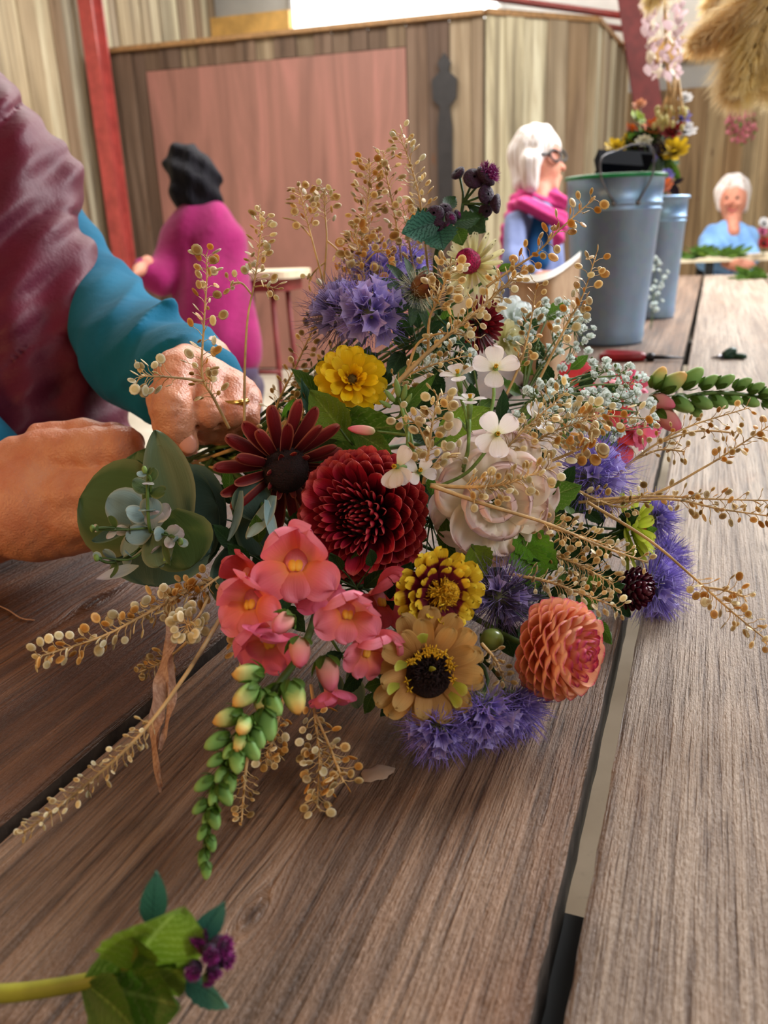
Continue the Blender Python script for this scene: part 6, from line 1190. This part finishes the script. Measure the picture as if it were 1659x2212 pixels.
# ---- raffia
raff, nt, b = newmat('pale pink brown raffia', .5, .4); tc = N(nt, 'TexCoord'); n1 = noise(nt, mapping(nt, tc.outputs['Object'], (600, 600, 30)), 1, 3); r = ramp(nt, [(.3, (168, 120, 96)), (.7, (216, 176, 152))], n1.outputs[0]); nt.links.new(r.outputs[0], b.inputs['Base Color']); translucent(nt, b, r.outputs[0], .3); bump(nt, n1.outputs[0], b, .0006)
t = thing('raffia', 'pale raffia strands hanging from the tied stems over the plank gap', 'raffia', at(372, 1370, .44))
def ribbon(root, pts, ws, mat, name='strand', n=8, axis=None):
    C = curve_pts([at(*p) for p in pts], n); v = []; f = []; k = len(C) - 1
    for i, p in enumerate(C):
        tq = i / k * (len(ws) - 1); a = int(min(tq, len(ws) - 2)); w_ = (ws[a] + (ws[a + 1] - ws[a]) * (tq - a)) * .5; tn = (C[min(i + 1, k)] - C[max(i - 1, 0)]).normalized(); s = tn.cross(-FW).normalized(); s = Matrix.Rotation(.9 * math.sin(i * .35), 3, tn) @ s
        for u in (-1, -.5, 0, .5, 1): v.append(L_(root, p + s * w_ * u) + Vector((0, 0, 0)) + (-FW) * (.0006 * math.cos(u * 6 + i * .2)))
    for i in range(k):
        for j in range(4): f.append((i * 5 + j, i * 5 + j + 1, (i + 1) * 5 + j + 1, (i + 1) * 5 + j))
    return link(name, mk(name, v, f, mat), root)
ribbon(t, [(350, 1180, .56), (362, 1290, .50), (372, 1370, .44), (352, 1440, .425), (344, 1520, .415), (332, 1600, .405), (346, 1712, .39)], [.006, .006, .007, .008, .008, .007, .001], raff)
ribbon(t, [(378, 1365, .44), (365, 1430, .428), (372, 1500, .418), (358, 1570, .408), (346, 1620, .40)], [.004, .005, .005, .004, .002], raff); ribbon(t, [(370, 1370, .44), (350, 1460, .43), (338, 1560, .412), (340, 1640, .40), (350, 1700, .392)], [.003, .004, .004, .003, .001], raff)
t = thing('twine', 'thin curl of pale fibre lying on the left plank', 'fibre', on_z(30, 1330, TZ + .001)); q = [on_z(-10, 1305, TZ + .0012), on_z(18, 1318, TZ + .0012), on_z(45, 1335, TZ + .0012), on_z(75, 1340, TZ + .0012)]
link('strand', MB().tube([L_(t, p) for p in curve_pts(q, 6)], .0006, 5).mesh('strand', raff), t)
# ---- cut stems running into the hands
t = thing('stem_bundle', 'bundle of cut green stems gathered between the two hands', 'stems', BND)
for i in range(14):
    a = BND + RT * J(.014) + UP * J(.012) + FW * J(.012); m_ = at(600 + J(40), 935 + 40 * J(1), .60 + J(.02)); e = at(380 + J(30), 1010 + J(30), .70 + J(.01)); stem(t, [m_, a, e], .0019 + J(.0005), random.choice([stemg, budg, stemg, tanst]))
# ---- foreground thistle sprig
t = thing('plum_thistle', 'cut thistle sprig with small purple heads lying in the lower left corner', 'thistle flower', at(390, 2085, .29))
hz = plain('yellow green thick stem', (134, 132, 40), .5, .12)
stem(t, [(-60, 2150, .292), (60, 2142, .291), (200, 2118, .288), (290, 2092, .285), (395, 2085, .285)], .0034, hz, 'stem', 9, .7); stem(t, [(255, 2112, .287), (285, 2070, .281), (300, 2010, .272)], .0022, hz, 'leaf_stalk'); stem(t, [(395, 2085, .285), (425, 2060, .28)], .002, stemd, 'pedicel')
leaf('leaf', '', (283, 2092, .281), (395, 1962, .262), leafl, .85, .05, .5, .5, .3, parent=t, nu=8); leaf('leaf', '', (300, 2080, .282), (262, 2012, .268), leafl, .9, .05, -.2, .4, parent=t, nu=8); leaf('leaf', '', (180, 2128, .287), (390, 2175, .27), leafg, .85, .05, -.3, .4, parent=t, nu=8); leaf('leaf', '', (190, 2130, .286), (300, 2240, .268), leafg, .8, .05, 0, .4, parent=t, nu=8)
leaf('leaf', '', (328, 2005, .277), (336, 1882, .268), leafb, .36, 0, .3, .2, parent=t); leaf('leaf', '', (420, 2045, .28), (484, 1948, .272), leafb, .38, .03, .2, .3, parent=t); leaf('leaf', '', (385, 2110, .28), (495, 2178, .27), leafb, .55, .05, .2, .6, parent=t); leaf('leaf', '', (330, 2120, .283), (380, 2080, .28), leafl, .7, .03, .2, .3, parent=t); leaf('leaf', '', (330, 2130, .282), (392, 2092, .272), leafl, .8, .03, .2, .3, parent=t)
for (px, py, d, r, fc) in ((430, 2025, .275, 18, (0, .6, .8)), (455, 2062, .268, 18, (.3, .0, 1)), (480, 2045, .272, 22, (.8, .3, .5)), (488, 2072, .273, 18, (.9, -.1, .4)), (418, 2098, .266, 17, (-.1, -.2, 1)), (462, 2100, .268, 15, (.5, -.5, .8)), (450, 2118, .27, 12, (.2, -.8, .6)), (440, 2045, .274, 13, (-.2, .3, 1))):
    s = M(r, d) * 1.3; F = frame(vd(*fc)); o = link('flower_head', MB().ell((0, 0, -s * .3), (s * .85, s * .85, s * .9), None, 12, 8).mesh('flower_head', plum if r > 14 else stemd), t, at(px, py, d) - t.location, F); hairs('floss', 150, s * .55, s * 1.15, 1.0, filp, o, .0002, .1, zoff=-.2 * s)

# ================================================================== BACKGROUND FLOWERS
COLR = {'yellow': (232, 196, 40), 'orange': (226, 110, 40), 'red': (176, 44, 50), 'cream': (226, 222, 196), 'maroon': (96, 30, 42), 'violet': (130, 120, 200), 'peach': (220, 150, 110), 'lime': (170, 190, 90), 'white': (238, 236, 236), 'dark': (40, 24, 38), 'pink': (212, 110, 150)}
PM = {k: petalmat('background %s petal' % k, [(0, tuple(int(q * .6) for q in c)), (1, c)], .5, .25, .2) for k, c in COLR.items()}
BGP = {}
def bgflower(label, cat, px, py, d, rpx, colr, face=(0, .5, .8), group=None, base=None, dense=2):
    h = head('cut_flower', label, cat, px, py, d, face, group); R = M(rpx, d); k = (colr,)
    if k not in BGP: BGP[k] = petal('petal', 1.0, .5, PM[colr], 3, 4, .4, .65, .45, .7, .5, 0)
    for q in range(dense): ring(h, BGP[k], 9 - 2 * q, R * .08, q * R * .1, .15 + .5 * q, q * .3, .1, R * (1 - .25 * q))
    link('disc', MB().ell((0, 0, R * .1), (R * .22, R * .22, R * .2), None, 8, 6).mesh('disc', disc_dk), h)
    if base is not None: stem(h, [base, base.lerp(h.location, .6) + ZZ * .02, h.location - (h.matrix_basis.to_3x3() @ Vector((0, 0, 1))) * R * .1], .0022, stemd)
    return h
def wl_(x): return x
inb = k2 + ZZ * (h2 - .06)
for (lab, px, py, r, c, dd) in (('yellow flower low on the left of the far bucket', 1330, 330, 20, 'yellow', .0), ('yellow flower beside the leftmost one in the far bucket', 1362, 318, 20, 'yellow', .03), ('orange flower above the yellow ones in the far bucket', 1362, 290, 14, 'orange', .03), ('cream round flower in the middle of the far bucket', 1390, 315, 14, 'cream', -.03),
                         ('rust orange flower at the top of the far bucket', 1412, 285, 18, 'orange', .0), ('bright red flower right of the rust one in the far bucket', 1452, 292, 20, 'red', -.02), ('maroon flower behind the bright red one', 1436, 275, 16, 'maroon', .03), ('large yellow flower at the right of the far bucket', 1457, 335, 26, 'yellow', -.04), ('orange flower hanging over the rim of the far bucket', 1428, 412, 20, 'orange', -.10),
                         ('violet flower near the rim of the far bucket', 1405, 350, 11, 'violet', -.05), ('pale lime flower at the upper left of the far bucket', 1375, 265, 16, 'lime', .03), ('peach flower at the upper left of the far bucket', 1382, 235, 12, 'peach', .05), ('lavender flower above the big yellow one', 1470, 262, 18, 'violet', -.02), ('white starry flower by the lavender one', 1478, 290, 20, 'white', -.01), ('small white flower hanging above the lavender one', 1478, 222, 14, 'white', .02),
                         ('dusky flower left of the big yellow one', 1425, 340, 20, 'dark', -.03), ('dusky flower behind the black tray', 1385, 340, 18, 'dark', .02), ('violet flower by the hanging orange one', 1440, 385, 12, 'violet', -.08), ('cream flower low left of the bright red one', 1420, 318, 13, 'cream', .0)):
    bgflower(lab, 'flower', px, py - 6, d2 + dd - .03, r * 1.3, c, (random.uniform(-.4, .5), .4, .8), 'cut flowers in the far bucket', inb)
t = thing('leafy_stem', 'green foliage packed among the flowers of the far bucket', 'greenery', inb)
for i in range(180):
    a = J(1); px = 1400 + 70 * a; py = 330 - 85 * random.random() * (1 - a * a * .5) + 20; q_ = random.uniform(.2, .75); leaf('leaf', '', (1405 + 60 * a * q_, 385 + (py - 385) * q_, d2 + J(.04)), (px, py, d2 + J(.05)), random.choice([leafd, leafd, leafg, PM['dark']]), .5, .03, J(1), parent=t)
for (a, b_) in (((1440, 350), (1462, 385)), ((1445, 345), (1470, 395))): leaf('leaf', '', (a[0], a[1], d2 - .08), (b_[0], b_[1], d2 - .09), leafg, .3, 0, .3, parent=t)
leaf('leaf', 'dark drooping leaf over the rim of the far bucket', (1450, 395, d2 - .1), (1465, 430, d2 - .1), PM['dark'], .5, .03, .2); leaf('leaf', '', (1452, 398, d2 - .1), (1478, 385, d2 - .1), PM['dark'], .4, .03, .2, parent=t)
# small pale sprays at the foot of the far bucket
gypso('loose pale spray standing on the planks right of the tall bucket', (1405, 712, 2.0), 1418, 610, 28, 60, 2.0, 26, 12, .08)
# cut stems and flowers on the far table
def heap(label, px0, px1, py, d, n, ht, mat):
    t = thing('greenery_heap', label, 'cut stems', at((px0 + px1) / 2, py, d))
    for i in range(n): x = px0 + (px1 - px0) * i / (n - 1); leaf('leaf', '', (x, py + J(3), d + J(.05)), (x + 38 * (1 if J(1) > 0 else -1), py - ht * random.random(), d + J(.08)), random.choice(mat), .25, .03, J(1), parent=t)
    stem(t, [(px0, py, d), ((px0 + px1) / 2, py - 4, d), (px1, py, d)], .004)
dft = 4.72; heap('green stems lying on the far table before the person in blue', 1480, 1600, 552, 4.55, 34, 26, [leafg, leafg, leafl]); heap('few thin stems at the left end of the far table', 1440, 1500, 556, 4.55, 12, 12, [leafg, leafd]); heap('bright green stems at the far end of the near planks', 1605, 1670, 606, 3.75, 26, 34, [leafg])
for (lab, px, py, r, c) in (('white flower at the right edge on the far table', 1650, 484, 14, 'white'), ('pink flower at the right edge on the far table', 1646, 502, 12, 'pink'), ('red flower at the right edge on the far table', 1650, 526, 16, 'red')): bgflower(lab, 'flower', px, py, 4.6, r, c, (0, .3, 1), 'flowers at the right edge of the far table', at(px, 552, 4.6))
# hanging dried bunches
wovn = plain('hanging cord', (150, 130, 100), .8); dry = plain('dried stalks', (196, 160, 110), .7, .2); drf = petalmat('papery cream petal', [(0, (206, 176, 130)), (1, (240, 230, 214))], .5, .3, .2); drp = petalmat('papery mauve petal', [(0, (170, 140, 140)), (1, (216, 192, 198))], .5, .3, .2)
t = thing('dried_flower_bunch', 'long hanging bunch of papery white and mauve dried flowers before the red rafter', 'dried flowers', at(1435, -60, 2.05))
for i in range(120):
    y = -60 + 240 * (i / 120); x = 1430 + 50 * math.sin(i * 2.4) * (1 - .4 * (i / 120)) + (y / 280) * 10; hh = link('flower', mk('flower', *[q for q in (lambda m_: ([v.co[:] for v in m_.vertices], [p.vertices[:] for p in m_.polygons]))(petal('p', 1, .8, None, 4, 4, .3, .6, .4, 1.2, .8, 0))], random.choice([drf, drf, drp]), True, [(0, .8)] * 25) if i < 4 else random.choice(FLS), t, at(x, y, 2.05 + J(.05)) - t.location, frame(vd(J(1), J(1), .6)), M(random.uniform(14, 26), 2.05))
    if i < 4: FLS = (FLS if i else []) + [hh.data]
link('stalks', MB().tube([at(1428, -200, 2.05) - t.location, at(1440, 100, 2.05) - t.location, at(1448, 270, 2.05) - t.location], [.005, .005, .003], 8).mesh('stalks', dry), t)
t = thing('dried_flower_bunch', 'small hanging bunch of straw stalks spreading downwards above the far bucket', 'dried flowers', at(1460, 130, 2.3)); mb = MB()
for i in range(40): a = J(1); mb.tube([at(1460, 90, 2.3) - t.location, at(1462 + 4 * a, 165, 2.3) - t.location, at(1448 + 34 * a, 262 + J(16), 2.3 + J(.06)) - t.location], .0022, 4)
link('stalks', mb.mesh('stalks', dry), t)['kind'] = 'stuff'
hd_ = link('seed_heads', MB().mesh('seed_heads', dry), t); mb = MB()
for i in range(44): a = J(1); mb.ell(at(1448 + 36 * a, 255 + J(22), 2.3 + J(.06)) - t.location, (.006, .006, .010), None, 6, 5)
hd_.data = mb.mesh('seed_heads', petalmat('straw and lime heads', [(0, (190, 180, 120)), (1, (220, 206, 160))], .6)); hd_['kind'] = 'stuff'
link('cord', MB().tube([(0, 0, 1.2), (0, 0, 0)], .002, 5).mesh('cord', wovn), t)
# pampas
pamp = plain('fluffy tan plume', (255, 232, 190), .9, .06, 8, trans=.62); pampp = plain('fluffy pinkish plume', (255, 226, 184), .9, .06, 8, trans=.62)
def plume(parent, a, b_, w, n, mat, d):
    A_ = at(a[0], a[1], d); B_ = at(b_[0], b_[1], d); v = []; f = []; ax = (B_ - A_); Ln = ax.length; ax.normalize()
    for i in range(n):
        t_ = random.random() ** .8; p = A_.lerp(B_, t_); rad = Vector((J(1), J(1), J(1))); rad = (rad - ax * rad.dot(ax)).normalized(); wv = M(w, d) * (math.sin(math.pi * min(1, .15 + .8 * t_)) ** .6) * random.uniform(.4, 1.15)
        q = p + rad * wv * .6 + ax * wv * .3; e = p + rad * wv + ax * wv * .9 + Vector((0, 0, -.01 * random.random())); s = ax.cross(rad) * .0011; k = len(v); v += [p - parent.location + s, p - parent.location - s, q - parent.location + s, q - parent.location - s, e - parent.location]; f += [(k, k + 1, k + 3, k + 2), (k + 2, k + 3, k + 4)]
    o = link('plume', mk('plume', v, f, mat, False), parent); o['kind'] = 'stuff'
    link('stalk', MB().tube([A_ - parent.location, B_ - parent.location], [.003, .001], 5).mesh('stalk', dry), parent)
t = thing('pampas_bunch', 'big fluffy bunch of tan pampas plumes hanging in the top right corner', 'pampas grass', at(1700, -60, 1.7))
for (a, b_, w, n, m_) in (((1720, -120), (1590, 205), 96, 5000, pamp), ((1740, -60), (1500, 100), 62, 3600, pampp), ((1760, 0), (1640, 150), 96, 3600, pampp), ((1720, -100), (1560, 60), 60, 3000, pamp), ((1800, -40), (1660, 190), 80, 3500, pamp), ((1560, -180), (1400, 10), 46, 1500, pamp), ((1750, -120), (1530, 20), 60, 2600, pampp)): plume(t, a, b_, w, n, m_, 1.7 + J(.06))
t = thing('dried_flower_bunch', 'dusty pink dried bunch hanging on the far boards below the pampas', 'dried flowers', at(1600, 215, 5.2)); mb = MB()
hrp = petalmat('dusty pink dried petal', [(0, (120, 60, 66)), (1, (196, 112, 124))], .7, .1, .4)
pk = petal('flower', 1, .8, hrp, 4, 4, .3, .6, .4, 1.6, .9, 0); pk2 = petal('flower', 1, .8, leafg, 4, 4, .3, .6, .4, 1.6, .9, 0)
for i in range(110):
    a = i * 2.4; r_ = math.sqrt(i / 110); link('flower', pk2 if i % 6 == 0 else pk, t, at(1600 + 34 * r_ * math.cos(a), 275 + 40 * r_ * math.sin(a), 5.2 + J(.1)) - t.location, frame(vd(J(1), J(1), .7)), M(11, 5.2))
link('cord', MB().tube([(0, 0, 1.0), (0, 0, 0), at(1600, 240, 5.2) - t.location], [.006, .006, .03], 6).mesh('cord', wovn), t)
